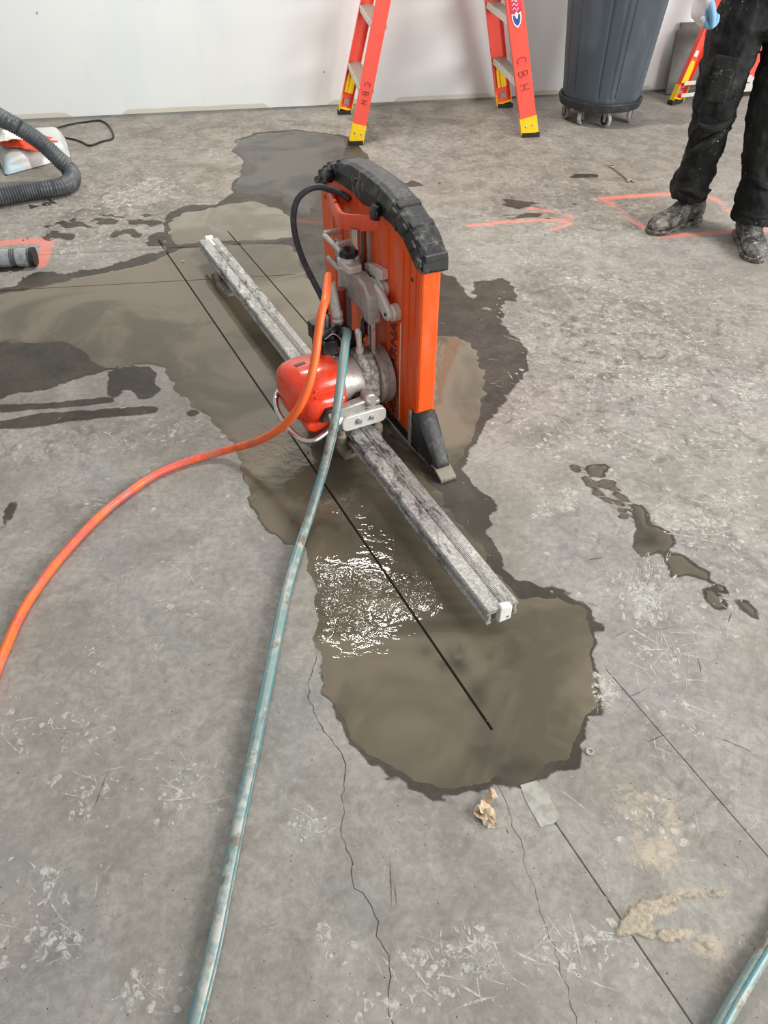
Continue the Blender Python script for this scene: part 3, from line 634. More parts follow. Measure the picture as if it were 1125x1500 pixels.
# ------------------------------------------------------------ saw rail
def build_rail():
    U0, U1 = -3.13, -.854; vc = .737
    r = thing('saw_rail', 'long worn aluminium guide rail standing on two feet in the puddle', 'rail', W((U0+U1)/2, vc, 0), SAWANG)
    hw = .041; zt = .102
    prof = [(-hw+.004, zt), (-.0025, zt), (-.0025, zt-.0085), (.0005, zt-.0085), (.0005, zt-.004), (hw, zt-.004), (hw+.002, zt-.009), (hw-.003, zt-.013), (hw-.003, zt-.030), (hw+.002, zt-.036), (hw, zt-.044), (hw-.012, zt-.044), (hw-.012, zt-.038), (hw-.009, zt-.034), (hw-.009, zt-.010),
            (-hw+.009, zt-.010), (-hw+.009, zt-.034), (-hw+.012, zt-.038), (-hw+.012, zt-.044), (-hw, zt-.044), (-hw-.002, zt-.036), (-hw+.003, zt-.030), (-hw+.003, zt-.013), (-hw-.002, zt-.009), (-hw, zt-.003)]
    m = MB(); m.prism([(p[0]+vc, p[1]) for p in prof], (U0, 0, 0), (0, 1, 0), (0, 0, 1), (1, 0, 0), U1-U0)
    m.build('rail_profile', 'rail', r, True, smooth=False)
    m = MB(); m.box(((U0+U1)/2, vc, zt-.030), (U1-U0-.02, .034, .036)); m.build('rail_core', 'mud_alu', r, True, smooth=False, bevel=.002)
    # toothed rack along the right half of the top
    m = MB(); n = 500; L = U1-U0-.012
    for i in range(n):
        u = U0+.006+L*(i+.5)/n; R = Matrix.Rotation(.35, 3, 'Z'); m.box((u, vc+.011, zt-.0035), (L/n*.55, .017, .003), R)
    o = m.build('rack_teeth', 'rail', r, True, smooth=False); o['kind'] = 'stuff'
    m = MB(); m.prism([(-.017, -.026), (.017, -.026), (.017, .018), (-.012, .028), (-.017, .024)], (U1-.012, vc+.006, zt-.022), (0, 1, 0), (0, 0, 1), (1, 0, 0), .018)
    s = m.build('end_stop', 'white_plastic', r, True, bevel=.003)
    m = MB(); m.cyl((U1+.004, vc+.012, zt-.034), (U1+.0075, vc+.012, zt-.034), .0035, n=10); m.build('screw', 'steel', s, True)
    m = MB(); m.prism(rrect(.034, .014, .004), (U0-.006, vc+.004, zt+.004), (0, 1, 0), (0, 0, 1), (1, 0, 0), .016)
    m.box((U0+.035, vc+.004, zt-.001), (.08, .012, .004)); m.build('end_stop', 'white_plastic', r, True, bevel=.002)
    for k, u in enumerate((-2.835, -1.672)):
        m = MB(); v0 = .682
        m.box((u, v0+.062, .007), (.115, .124, .014)); m.box((u, v0+.012, .019), (.115, .024, .028)); m.box((u-.035, v0+.05, .017), (.045, .06, .02)); m.box((u, v0+.112, .019), (.115, .024, .028))
        f = m.build('foot', 'mud_alu', r, True, smooth=False, bevel=.003)
        m = MB(); m.rings([((u-.02, vc, .02), .03), ((u-.02, vc, .045), .03), ((u-.02, vc, .05), .036), ((u-.02, vc, zt-.043), .036)], 14); m.build('clamp_post', 'mud_alu', f, True)
        m = MB(); m.rings([((u-.045, v0+.012, .03), .017), ((u-.045, v0+.012, .046), .017), ((u-.045, v0+.012, .052), .012), ((u-.045, v0+.012, .062), .01)], 8); m.build('levelling_screw', 'mud_alu', f, True)
    return r
build_rail()

# ------------------------------------------------------------ wall saw
def text_mesh(body, size, depth):
    c = bpy.data.curves.new('t', 'FONT'); c.body = body; c.size = size; c.extrude = depth; c.align_x = 'CENTER'; c.align_y = 'CENTER'
    o = bpy.data.objects.new('t', c); COL.objects.link(o); dg = bpy.context.evaluated_depsgraph_get(); dg.update()
    me = bpy.data.meshes.new_from_object(o.evaluated_get(dg)); vs = [v.co.copy() for v in me.vertices]; fs = [tuple(p.vertices) for p in me.polygons]
    bpy.data.objects.remove(o); bpy.data.meshes.remove(me); bpy.data.curves.remove(c)
    return vs, fs
def knob(m, c, ax, r, h):
    ax = Vector(ax).normalized(); c = Vector(c); x, y = m.frame(ax); rr = []
    for t, k in ((0, .55), (.12, .9), (.3, 1.0), (.75, 1.0), (.92, .85), (1.0, .55)):
        ring = []
        for i in range(28):
            a = 2*math.pi*i/28; lobe = 1+.09*math.cos(7*a) if k > .8 else 1; ring.append(c+ax*(h*t)+(x*math.cos(a)+y*math.sin(a))*r*k*lobe)
        rr.append(ring)
    m.loft(rr)
def cut_box(ob, c, d):
    m = MB(); m.box(c, d); k = m.build('cutter', 'dark_steel', ob, True, smooth=False)
    b = ob.modifiers.new('cut', 'BOOLEAN'); b.object = k; b.operation = 'DIFFERENCE'; b.solver = 'EXACT'
    dg = bpy.context.evaluated_depsgraph_get(); dg.update(); old = ob.data
    ob.data = bpy.data.meshes.new_from_object(ob.evaluated_get(dg)); ob.modifiers.clear(); bpy.data.objects.remove(k); bpy.data.meshes.remove(old)
    for p in ob.data.polygons: p.material_index = 0
    while len(ob.data.materials) > 1: ob.data.materials.pop()
def build_saw():
    s = thing('concrete_saw', 'orange concrete saw with tall black topped blade guard riding on the rail', 'saw', W(-1.74, .737, .10), SAWANG)
    G0, G1, GI, GO, GB = -2.185, -1.54, .886, .942, .030
    uc = (G0+G1)/2
    def refl(L): return L+[(2*uc-u, z) for u, z in reversed(L)]
    # guard shell: tall box with shouldered top, open seam along the middle slot
    side = refl([(G0, GB+.02), (G0, .600), (G0+.055, .650), (G0+.17, .690), (uc-.02, .702)])
    low = [(G0, GB+.02), (G1, GB+.02)]
    poly = side[:]
    m = MB(); m.prism(poly, (0, GI, 0), (1, 0, 0), (0, 0, 1), (0, 1, 0), GO-GI)
    g = m.build('blade_guard', 'orange', s, True, smooth=False, bevel=.006)
    m = MB(); m.prism([(uc+(u-uc)*.985, z-.006 if z > .3 else z+.004) for u, z in poly], (0, GI-.0012, 0), (1, 0, 0), (0, 0, 1), (0, 1, 0), .002); fp = m.build('front_panel', 'orange_dusty', g, True, smooth=False)
    m = MB()                                                      # vertical pressed ribs of the front panel
    for u, w in ((G0+.09, .010), (G0+.16, .006), (G1-.185, .004), (G1-.10, .007), (G1-.065, .006), (G1-.03, .005)):
        top = .60 if abs(u-uc) > .2 else .63
        m = MB(); m.box((u, GI-.0015, (GB+.03+top)/2), (w, .005, top-GB-.03)); m.build('pressed_rib', 'orange_dusty', g, True, smooth=False, bevel=.0015)
    m = MB(); m.box((-1.643, GI-.0045, .23), (.0025, .002, .33)); m.build('white_line', 'decal_white', g, True, smooth=False)
    m = MB(); m.box((uc, GI+.02, GB+.012), (G1-G0-.02, GO-GI-.006, .024)); m.build('lower_lip', 'black_matte', g, True, bevel=.003)
    # centre slot
    slot_box = ((uc, GI, .41), (.030, .040, .34))
    for ob, boxes in ((g, [((uc, (GI+GO)/2, .305), (G1-G0-.016, GO-GI-.014, .56)), slot_box]), (fp, [slot_box])):
        for c_, d_ in boxes: cut_box(ob, c_, d_)
    m = MB(); m.rings([((-1.735, .898, .188), .182), ((-1.735, .8985, .188), .184), ((-1.735, .9015, .188), .184), ((-1.735, .902, .188), .182)], 64); m.build('saw_blade', 'dark_steel', s, True)
    m = MB()
    for du in (-.024, .024): m = MB(); m.box((uc+du, GI-.004, .41), (.012, .012, .36)); m.build('slot_edging', 'alu', g, True, smooth=False, bevel=.001)
    # rubber bumper over the shoulders, stepped plates
    up = [(G0-.012, .592), (G0-.010, .622), (G0+.045, .672), (G0+.16, .714), (uc-.09, .728), (uc, .731)]
    upf = up+[(2*uc-u, z) for u, z in reversed(up[:-1])]
    lw = [(G0-.012, .592), (G0+.02, .596), (G0+.085, .640), (G0+.15, .655), (uc-.07, .66), (uc, .648)]
    lwf = lw+[(2*uc-u, z) for u, z in reversed(lw[:-1])]
    bp = upf+list(reversed(lwf[1:-1]))
    m = MB(); n = len(upf); rings = []
    for (ua, za), (ub, zb) in zip(upf, lwf):
        rings.append([Vector((ua, GI-.004, za-.006)), Vector((ua, GI+.010, za)), Vector((ua, GO-.002, za)), Vector((ua, GO+.012, za-.008)), Vector((ub, GO+.010, zb-.01)), Vector((ub, GO-.006, zb-.01)), Vector((ub, GI+.008, zb)), Vector((ub, GI-.012, zb)), Vector((ub*.5+ua*.5, GI-.014, (za+zb)/2))])
    m.loft(rings); b = m.build('rubber_bumper', 'black_rubber', g, True, smooth=False, bevel=.004)
    m = MB()
    for t in (0.10, .16, .22, .28, .72, .78, .84, .90):          # raised treads on both shoulders
        m = MB(); k = t*(n-1); i = min(int(k), n-2); f = k-i
        pa = [(upf[i][j]*(1-f)+upf[i+1][j]*f) for j in (0, 1)]; pb = [(lwf[i][j]*(1-f)+lwf[i+1][j]*f) for j in (0, 1)]
        d = Vector((upf[i+1][0]-upf[i][0], 0, upf[i+1][1]-upf[i][1])).normalized(); nn = Vector((-d.z, 0, d.x))
        R = Matrix((d, Vector((0, 1, 0)), nn)).transposed(); L = ((pa[0]-pb[0])**2+(pa[1]-pb[1])**2)**.5
        c = Vector(((pa[0]*.62+pb[0]*.38), GI-.012, (pa[1]*.62+pb[1]*.38))); m.box(c, (.020, .010, L*.55), R)
        m.box(Vector((pa[0], (GI+GO)/2+.004, pa[1]))-nn*.002, (.020, GO-GI+.010, .010), R)
        m.build('tread_block', 'black_rubber', g, True, smooth=False, bevel=.003)
    for u, z in ((-2.052, .668), (-1.752, .664)):
        m = MB(); knob(m, (u, GI-.012, z), (-.15, -1, .25), .022, .026); m.build('clamp_knob', 'black', g, True, ang=30)
    m = MB()
    for u, z in ((G0+.035, .572), (G1-.05, .545), (-1.66, .655), (-1.90, .70)): m = MB(); m.cyl((u, GI-.016 if z > .6 else GI-.002, z), (u, GI+.002, z), .006, n=10); m.build('bolt', 'dark_steel', g, True)
    # carrying handle: bowed orange bracket
    m = MB(); pth = crom([(-2.085, GI+.004, .596), (-2.06, GI-.018, .598), (-1.97, GI-.045, .602), (-1.90, GI-.062, .604), (-1.868, GI-.058, .606), (-1.83, GI-.030, .612), (-1.78, GI+.004, .624)], 6)
    rr = []
    for i, p in enumerate(pth):
        t = (pth[min(i+1, len(pth)-1)]-pth[max(i-1, 0)]).normalized(); q = t.cross(Vector((0, 0, 1))).normalized()
        rr.append([p+q*a+Vector((0, 0, 1))*z for a, z in ((-.006, -.021), (.006, -.021), (.008, -.016), (.008, .016), (.004, .022), (-.004, .022), (-.008, .016), (-.008, -.016))])
    m.loft(rr); m.build('carry_handle', 'orange_clean', g, True, ang=50)
    # lettering running up the panel (outlined capitals)
    vs, fs = text_mesh('HUSQVARNA', .054, .0006); m = MB()
    m.add([(-1.684-v.y, GI-.0045-v.z, .213+v.x*1.02) for v in vs], fs); m.build('lettering', 'text_dark', g, True, smooth=False, fix=False)
    # splash shoe at the trailing corner
    m = MB()
    rr = []
    for u, z0, z1, k in ((G1-.032, GB+.012, .150, 0), (G1-.004, GB+.008, .158, 0), (G1+.014, .034, .150, .001), (G1+.042, .026, .120, .003), (G1+.075, .022, .086, .006), (G1+.104, .022, .054, .008), (G1+.116, .022, .036, .012)):
        a, b_ = GI-.006+k, GO+.004-k; c = min(.012, (z1-z0)*.3)
        rr.append([Vector((u, a, z0)), Vector((u, b_, z0)), Vector((u, b_, z1-c)), Vector((u, b_-c, z1)), Vector((u, a+c, z1)), Vector((u, a, z1-c))])
    m.loft(rr); m.build('corner_shoe', 'black_rubber', g, True, ang=50)
    m = MB(); m.box((G1-.026, GI-.009, .088), (.016, .004, .13)); m.build('clamp_strip', 'alu', g, True, bevel=.001)
    m = MB()
    for z in (.045, .13): m = MB(); m.cyl((G1-.026, GI-.013, z), (G1-.026, GI-.009, z), .004, n=8); m.build('rivet', 'steel', g, True)
    m = MB(); rr = []
    for u, z in ((G1+.012, .010), (G1+.06, .016), (G1+.105, .022), (G1+.130, .012), (G1+.152, .003)):
        rr.append([Vector((u, GI+.001, z)), Vector((u, GO-.004, z)), Vector((u, GO-.004, z+.010)), Vector((u, GI+.001, z+.010))])
    m.loft(rr); m.build('skid_tongue', 'mud_alu', g, True, smooth=False, bevel=.001)

    # carriage straddling the rail
    m = MB(); m.prism(rrect(.27, .15, .02), (-1.745, .737, .112), (1, 0, 0), (0, 1, 0), (0, 0, 1), .034); m.build('carriage', 'alu', s, True, bevel=.003)
    m = MB(); m.prism(rrect(.142, .050, .018), (-1.622, .746, .138), (0, 1, 0), (0, 0, 1), (1, 0, 0), .020); p = m.build('roller_plate', 'alu_bright', s, True, bevel=.003)
    for v, r in ((.727, .008), (.768, .006)):
        m = MB(); m.rings([((-1.603, v, .140), r*1.3), ((-1.600, v, .140), r*1.3), ((-1.5995, v, .140), r), ((-1.594, v, .140), r*.9)], 12); m.build('bolt', 'steel', p, True)
    for v in (.800, .69): m = MB(); m.box((-1.655, v, .166), (.05, .022, .012)); m.build('plate_block', 'alu_bright', p, True, bevel=.003)
    for u in (-1.62, -1.87):
        for v in (.679, .795):
            m = MB(); m.rings([((u, v, .035), .010), ((u, v, .038), .016), ((u, v, .052), .016), ((u, v, .056), .011), ((u, v, .066), .011), ((u, v, .070), .017), ((u, v, .092), .017), ((u, v, .096), .011), ((u, v, .116), .011)], 14)
            m.build('guide_roller', 'mud_alu', s, True)
    # motor under its red cover, axis across the rail
    mu, mz = -1.735, .200
    m = MB(); rr = []
    def sup(a, b, e, v, du=0, dz=0, flat=0):
        out = []
        for i in range(36):
            th = 2*math.pi*i/36; c_, s_ = math.cos(th), math.sin(th)
            x = math.copysign(abs(c_)**(2/e), c_)*a; z = math.copysign(abs(s_)**(2/e), s_)*b
            out.append(Vector((mu+du+x, v, mz+dz+z)))
        return out
    for v, a, b, e, du, dz in ((.548, .030, .030, 2.2, 0, .012), (.551, .052, .048, 2.4, 0, .010), (.560, .072, .066, 2.5, 0, .008), (.576, .084, .076, 2.7, 0, .006), (.600, .090, .081, 2.9, 0, .004), (.64, .092, .083, 3.0, 0, .003), (.69, .090, .081, 3.0, 0, .003), (.712, .086, .078, 3.0, 0, .003)):
        rr.append(sup(a, b, e, v, du, dz))
    m.loft(rr); mc = m.build('motor_cover', 'red_plastic', s, True, ang=60)
    m = MB(); rr = []                                             # sculpted hump and chin on the near side
    for v, a, b in ((.580, .004, .022), (.592, .020, .040), (.615, .028, .046), (.66, .024, .040), (.705, .016, .030)):
        ring = []
        for i in range(20):
            th = 2*math.pi*i/20; ring.append(Vector((mu+.078+a*math.cos(th), v, mz-.020+b*math.sin(th))))
        rr.append(ring)
    m.loft(rr); m.build('cover_hump', 'red_plastic', mc, True, ang=60)
    m = MB(); m.prism([(.600, .112), (.69, .125), (.69, .155), (.585, .150), (.575, .132)], (mu+.045, 0, 0), (0, 1, 0), (0, 0, 1), (1, 0, 0), .056); m.build('cover_chin', 'red_plastic', mc, True, bevel=.008)
    m = MB()
    for dz in (.028, .046): m.tube([(mu+.0915-(.004 if dz > .04 else 0), v, mz+dz+(v-.62)*.02) for v in (.615, .63, .66, .69, .705)], .0035, 8)
    m.build('cover_ridge', 'red_plastic', mc, True)
    m = MB()
    pts = [Vector((mu+.042+.015*math.cos(a), .5535+.010*(.5+.5*math.cos(a)), mz+.028+.022*math.sin(a))) for a in [2*math.pi*i/24 for i in range(24)]]
    m.tube(pts, .0014, 6, closed=True); m.tube([p.lerp(Vector((mu+.042, .556, mz+.028)), .45) for p in pts], .0012, 6, closed=True); m.build('emblem_ring', 'logo', mc, True)
    m = MB(); m.box((mu-.005, .612, mz+.0855), (.012, .032, .002), Matrix.Rotation(.1, 3, 'Z')); m.build('type_plate', 'dark_steel', mc, True)
    # gearbox and blade hub
    m = MB(); m.rings([((mu, .705, mz-.005), .074), ((mu, .775, mz-.01), .076), ((mu, .79, mz-.012), .068), ((mu, .83, mz-.012), .068)], 32); gb = m.build('gearbox', 'alu', s, True)
    m = MB(); m.prism([(-.062, -.10), (.058, -.10), (.066, -.02), (.058, .045), (.02, .082), (-.05, .082), (-.066, .02)], (mu+.01, .778, mz-.005), (1, 0, 0), (0, 0, 1), (0, 1, 0), .052); m.build('gearbox_casting', 'alu_dirty', gb, True, bevel=.008)
    m = MB(); m.rings([((mu, .830, mz-.012), .070), ((mu, .832, mz-.012), .088), ((mu, .846, mz-.012), .088), ((mu, .848, mz-.012), .083), ((mu, .854, mz-.012), .083), ((mu, .856, mz-.012), .089), ((mu, .872, mz-.012), .089), ((mu, .876, mz-.012), .082), ((mu, .888, mz-.012), .04)], 40); h = m.build('blade_hub', 'alu', s, True)
    m = MB()
    for i in range(10):
        a = 2*math.pi*i/10+.2; m = MB(); m.cyl((mu+.091*math.cos(a), .862, mz-.012+.091*math.sin(a)), (mu+.086*math.cos(a), .862, mz-.012+.086*math.sin(a)), .0035, n=8); m.build('hub_screw', 'steel', h, True)
    m = MB(); m.rings([((mu+.058, .752, mz-.02), .018), ((mu+.075, .752, mz-.02), .018), ((mu+.078, .752, mz-.02), .012), ((mu+.092, .752, mz-.02), .012)], 10); m.build('drain_plug', 'dark_steel', gb, True)
    # clamp lever in front of the gearbox
    m = MB(); R = Matrix.Rotation(.10, 3, 'X'); m.box((-1.627, .708, .176), (.030, .140, .030), R); m.prism(rrect(.036, .05, .014), (-1.645, .770, .188), (0, 1, 0), (0, 0, 1), (1, 0, 0), .036); lv = m.build('clamp_lever', 'alu', s, True, bevel=.005)
    m = MB(); m.rings([((-1.609, .762, .186), .008), ((-1.604, .762, .186), .008), ((-1.603, .762, .186), .005), ((-1.598, .762, .186), .005)], 8); m.build('bolt', 'steel', lv, True)
    m = MB(); m.prism([(0, 0), (.05, .002), (.05, .034), (.022, .036)], (-1.645, .615, .158), (0, 1, 0), (0, 0, 1), (1, 0, 0), .03); m.build('lever_end', 'dark_steel', lv, True, bevel=.003)
    # chrome grab loop under the motor
    m = MB(); m.tube(crom([(-1.640, .690, .128), (-1.622, .655, .132), (-1.600, .615, .130), (-1.592, .575, .126), (-1.615, .545, .132), (-1.67, .530, .146), (-1.725, .526, .158), (-1.765, .535, .170), (-1.80, .56, .175), (-1.83, .60, .175)], 7), .0085, 14); m.build('grab_loop', 'chrome', s, True)
    m = MB(); m.tube([(-1.615, .66, .150), (-1.628, .70, .150)], .014, 12); m.build('loop_clamp', 'alu_bright', s, True)

    # guard carrier: chrome post, upper casting, swing arm with rollers, knob, rods
    m = MB(); m.cyl((-1.722, .836, .265), (-1.722, .836, .400), .0105, n=18); m.build('guard_post', 'chrome', s, True)
    m = MB()
    prof = [(-1.925, .405), (-1.915, .462), (-1.80, .487), (-1.745, .480), (-1.712, .452), (-1.704, .372), (-1.745, .368), (-1.755, .395), (-1.80, .392), (-1.86, .395)]
    m.prism(prof, (0, .815, 0), (1, 0, 0), (0, 0, 1), (0, 1, 0), .040); uc_ = m.build('guard_carrier', 'alu', s, True, bevel=.007)
    m = MB(); m.box((-1.915, .835, .33), (.020, .034, .17)); m.build('carrier_leg', 'alu', uc_, True, bevel=.003)
    m = MB(); m.prism([(-1.775, .482), (-1.70, .468), (-1.650, .436), (-1.643, .418), (-1.655, .402), (-1.676, .398), (-1.735, .430)], (0, .845, 0), (1, 0, 0), (0, 0, 1), (0, 1, 0), .018); sa = m.build('swing_arm', 'alu_bright', s, True, bevel=.006)
    for (u, z) in ((-1.664, .420), (-1.738, .458)):
        m = MB(); m.rings([((u, .860, z), .022), ((u, .864, z), .024), ((u, .867, z), .024), ((u, .868, z), .020), ((u, .870, z), .020), ((u, .871, z), .024), ((u, .882, z), .024), ((u, .886, z), .020)], 22); m.build('arm_roller', 'alu_bright', sa, True)
    for u, z in ((-1.664, .420), (-1.725, .453)): m = MB(); m.cyl((u, .842, z), (u, .846, z), .005, n=8); m.build('arm_bolt', 'dark_steel', sa, True)
    m = MB(); m.prism([(-1.835, .494), (-1.79, .508), (-1.725, .517), (-1.722, .490), (-1.742, .486), (-1.744, .448), (-1.760, .448), (-1.766, .480), (-1.80, .476), (-1.825, .474)], (0, .862, 0), (1, 0, 0), (0, 0, 1), (0, 1, 0), .022); br = m.build('latch_bracket', 'alu_bright', s, True, bevel=.002)
    m = MB(); m.cyl((-1.800, .858, .488), (-1.800, .863, .488), .007, n=12); m.build('pin', 'steel', br, True)
    m = MB(); m.prism(rrect(.085, .045, .010), (-1.840, .820, .486), (1, 0, 0), (0, 1, 0), (0, 0, 1), .022); m.build('knob_seat', 'alu_bright', s, True, bevel=.004)
    m = MB(); m.rings([((-1.838, .818, .506), .020), ((-1.838, .818, .518), .015), ((-1.838, .818, .522), .015)], 16); m.build('knob_collar', 'alu_bright', s, True)
    m = MB(); knob(m, (-1.838, .818, .520), (0, 0, 1), .026, .026); m.build('adjuster_knob', 'black', s, True, ang=30)
    m = MB(); m.cyl((-1.838, .840, .500), (-1.838, .840, .598), .0135, n=20); m.build('lift_tube', 'chrome', s, True)
    # silver locking rods
    for pts in ([(-2.040, .890, .512), (-2.040, .832, .506)], [(-1.950, .890, .512), (-1.950, .832, .506)]):
        m = MB(); p0, p1 = Vector(pts[0]), Vector(pts[1]); m.box((p0+p1)/2, (.016, .062, .016)); m.build('rod_bracket', 'alu_bright', s, True, bevel=.003)
    m = MB(); m.tube([(-2.040, .832, .504), (-1.86, .832, .497)], .0085, 14); m.build('locking_rod', 'alu_bright', s, True)
    m = MB(); m.tube([(-2.020, .832, .442), (-1.86, .832, .434)], .0085, 14); m.build('locking_rod', 'alu', s, True)
    m = MB(); m.box((-1.985, .850, .468), (.028, .014, .085)); m.box((-1.92, .862, .47), (.10, .03, .06)); m.build('rod_carrier', 'alu', s, True, bevel=.004)
    # hydraulic / water couplings behind the motor
    m = MB(); m.rings([((-1.815, .768, .335), .012), ((-1.815, .767, .342), .016), ((-1.815, .767, .350), .016), ((-1.816, .767, .353), .013), ((-1.816, .766, .360), .0165), ((-1.817, .766, .372), .0165), ((-1.82, .764, .380), .0145), ((-1.832, .757, .452), .0135), ((-1.833, .756, .462), .012)], 20); m.build('quick_coupling', 'alu_bright', s, True)
    m = MB(); m.rings([((-1.80, .768, .275), .020), ((-1.80, .768, .300), .031), ((-1.81, .768, .322), .031), ((-1.813, .768, .334), .022)], 14); m.build('coupling_socket', 'black', s, True)
    m = MB(); m.rings([((-1.86, .750, .255), .010), ((-1.86, .750, .285), .011), ((-1.86, .750, .287), .014), ((-1.86, .750, .300), .014), ((-1.86, .750, .302), .012), ((-1.865, .752, .345), .011), ((-1.866, .752, .350), .009)], 14); m.build('hose_fitting', 'steel', s, True)
    m = MB(); m.rings([((-1.725, 0.792, .268), .008), ((-1.725, 0.792, .282), .010), ((-1.725, 0.792, .284), .012), ((-1.725, 0.792, .300), .012), ((-1.727, 0.792, .302), .008), ((-1.735, 0.793, .345), .010), ((-1.74, 0.794, .352), .005)], 12); m.build('hose_fitting', 'alu_bright', s, True)
    m = MB(); m.box((-1.80, .715, .296), (.085, .050, .05)); m.box((-1.835, .700, .325), (.04, .03, .05)); m.tube(crom([(-1.79, .70, .30), (-1.775, .72, .335), (-1.79, .75, .34), (-1.82, .76, .32)], 5), .011, 10); m.build('valve_block', 'black', s, True, bevel=.004)
    m = MB(); m.tube(crom([(-1.77, .705, .325), (-1.755, .725, .345), (-1.752, .745, .325), (-1.76, .748, .295)], 6), .0022, 8); m.build('wire_clip', 'chrome', s, True)
    m = MB(); m.box((-1.80, .80, .26), (.07, .05, .07)); m.tube(crom([(-1.76, .80, .29), (-1.75, .815, .33), (-1.77, .83, .36)], 5), .009, 10); m.build('valve_body', 'black', s, True, bevel=.004)
    m = MB(); m.cyl((-1.86, .800, .29), (-1.86, .800, .42), .013, n=14); m.build('red_sleeve', 'pipe_red', s, True)
    m = MB(); m.tube([(-1.722, .790, .292), (-1.735, .797, .296), (-1.742, .815, .300)], .005, 8); m.build('bleed_pipe', 'chrome', s, True)
    # flushing hose looping to the guard
    m = MB(); m.tube(crom([(-1.955, .878, .628), (-1.975, .865, .640), (-1.99, .835, .652), (-2.0, .805, .662), (-2.005, .770, .656), (-2.005, .738, .632), (-2.0, .722, .585), (-1.99, .722, .53), (-1.965, .730, .475), (-1.925, .742, .425), (-1.885, .750, .385), (-1.868, .752, .345)], 8), .0088, 14); m.build('flushing_hose', 'hose_black', s, True)
build_saw()

# ------------------------------------------------------------ loose hoses
def hose(name, pts, r, mt, label, cat='hose', n=16, clean=0, stripe=None):
    P = resample(crom(pts, 10), .012); m = MB(); m.tube(P, r, n); o = m.build(name, mt, None)
    vals = []
    for i in range(len(P)):
        a = min(1, max(0, (i*.012-clean)/.15)); vals += [a]*n
    setattr_along(o, vals); tag(o, label, cat)
    if stripe:
        m = MB(); vals = []
        for s in stripe:
            Q = []; 
            for i, p in enumerate(P):
                t = (P[min(i+1, len(P)-1)]-P[max(i-1, 0)]).normalized(); x = t.cross(Vector((0, 0, 1))).normalized(); y = x.cross(t)
                a = s+.25*math.sin(i*.012*2.2); Q.append(p+(x*math.cos(a)+y*math.sin(a))*(r-.0012))
            m.tube(Q, .0028, 6); 
            for i in range(len(P)): vals += [min(1, max(0, (i*.012-clean)/.15))]*6
        q = m.build('coloured_stripe', 'teal_stripe', o); setattr_along(q, vals)
        q.data.transform(Matrix.Identity(4))
    return o
def P3(L): return [fl(x, y, z) for x, y, z in L]
rO = .0115
hose('air_hose', [W(-1.829, .757, .452), W(-1.836, .753, .478)]+P3([(477, 437, .490), (471, 458, .470), (466, 490, .425), (461, 528, .37), (452, 565, .315), (436, 600, .250), (410, 628, .172), (375, 647, .090), (330, 660, .028), (280, 674, rO), (230, 694, rO), (190, 720, rO), (150, 752, rO), (110, 793, rO), (70, 840, rO), (35, 892, rO), (10, 945, rO), (-15, 1010, rO), (-40, 1100, rO)]),
     rO, 'hose_orange', 'orange hose curving from the saw coupling out across dry concrete', clean=.62)
rT = .0125
hose('water_hose', [W(-1.808, .768, .318)]+P3([(508, 487, .335), (506, 503, .348), (502, 535, .332), (497, 575, .292), (490, 620, .228), (479, 670, .145), (466, 715, .075), (452, 760, .028), (437, 805, rT), (420, 865, rT), (405, 935, rT), (390, 1010, rT), (374, 1090, rT), (355, 1180, rT), (335, 1280, rT), (313, 1390, rT), (286, 1500, rT), (262, 1600, rT)]),
     rT, 'hose_teal', 'milky teal striped water hose running from the saw past the crack', clean=.25, stripe=(.7, 2.7))
hose('water_hose', P3([(1180, 1290, rT), (1150, 1345, rT), (1118, 1398, rT), (1085, 1452, rT), (1055, 1505, rT), (1010, 1600, rT)]), rT, 'hose_teal', 'teal hose lying beside the beige dust pile', clean=0, stripe=(1.5,))

def ribbed(name, pts, r, label, pitch=.013):
    P = resample(crom(pts, 12), pitch/4); rad = [r*(1+.07*math.cos(2*math.pi*i/4)) for i in range(len(P))]
    m = MB(); m.tube(P, rad, 22); o = m.build(name, 'vac', None, ang=80); return tag(o, label, 'hose'), P
rv = .041
vh, _ = ribbed('vacuum_hose', P3([(-420, 250, .0445), (-360, 215, .10), (-260, 140, .30), (-150, 118, .38), (-60, 140, .36), (0, 172, .32), (30, 188, .27), (60, 209, .20), (84, 231, .125), (100, 247, .065), (106, 259, .0445), (98, 270, .0445), (75, 276, .0445), (40, 281, .0445), (0, 288, .0445), (-60, 298, .0445), (-140, 310, .0445)]), rv, 'grey corrugated vacuum hose bending over the white bag')
def nozzle():
    a, b = fl(-120, 385, .040), fl(52, 376, .038); d = (b-a).normalized()
    P = resample([a, b], .002); m = MB(); m.tube(P, [.036*(1+.04*math.cos(i*2*math.pi/4)) for i in range(len(P))], 22)
    o = m.build('vacuum_hose_end', 'vac', None, ang=80); tag(o, 'cut end of black hose bound with silver tape on pink paint', 'hose')
    m = MB()
    for s0, s1 in ((.10, .15), (.16, .172)): m.tube([b-d*s1, b-d*(s1*.5+s0*.5), b-d*s0], [.0375, .039, .0375], 22)
    m.tube([b-d*.075, b-d*.055, b-d*.028], [.0385, .040, .0385], 22); m.build('tape_wrap', 'tape_silver', o)
    m = MB(); m.tube([b-d*.016, b], .0395, 22); m.build('end_cuff', 'black_matte', o)
nozzle()
P = P3([(70, 192, .03), (100, 183, .006), (130, 178, .006), (148, 177, .006), (160, 185, .006), (166, 198, .006), (163, 204, .006), (150, 207, .006), (132, 213, .006), (120, 208, .006), (108, 204, .006), (92, 201, .006), (70, 194, .02)])
m = MB(); m.tube(crom(P, 8), .0055, 8); tag(m.build('power_cord', 'cord', None), 'thin black cord lying in a loop by the wall base', 'cord')

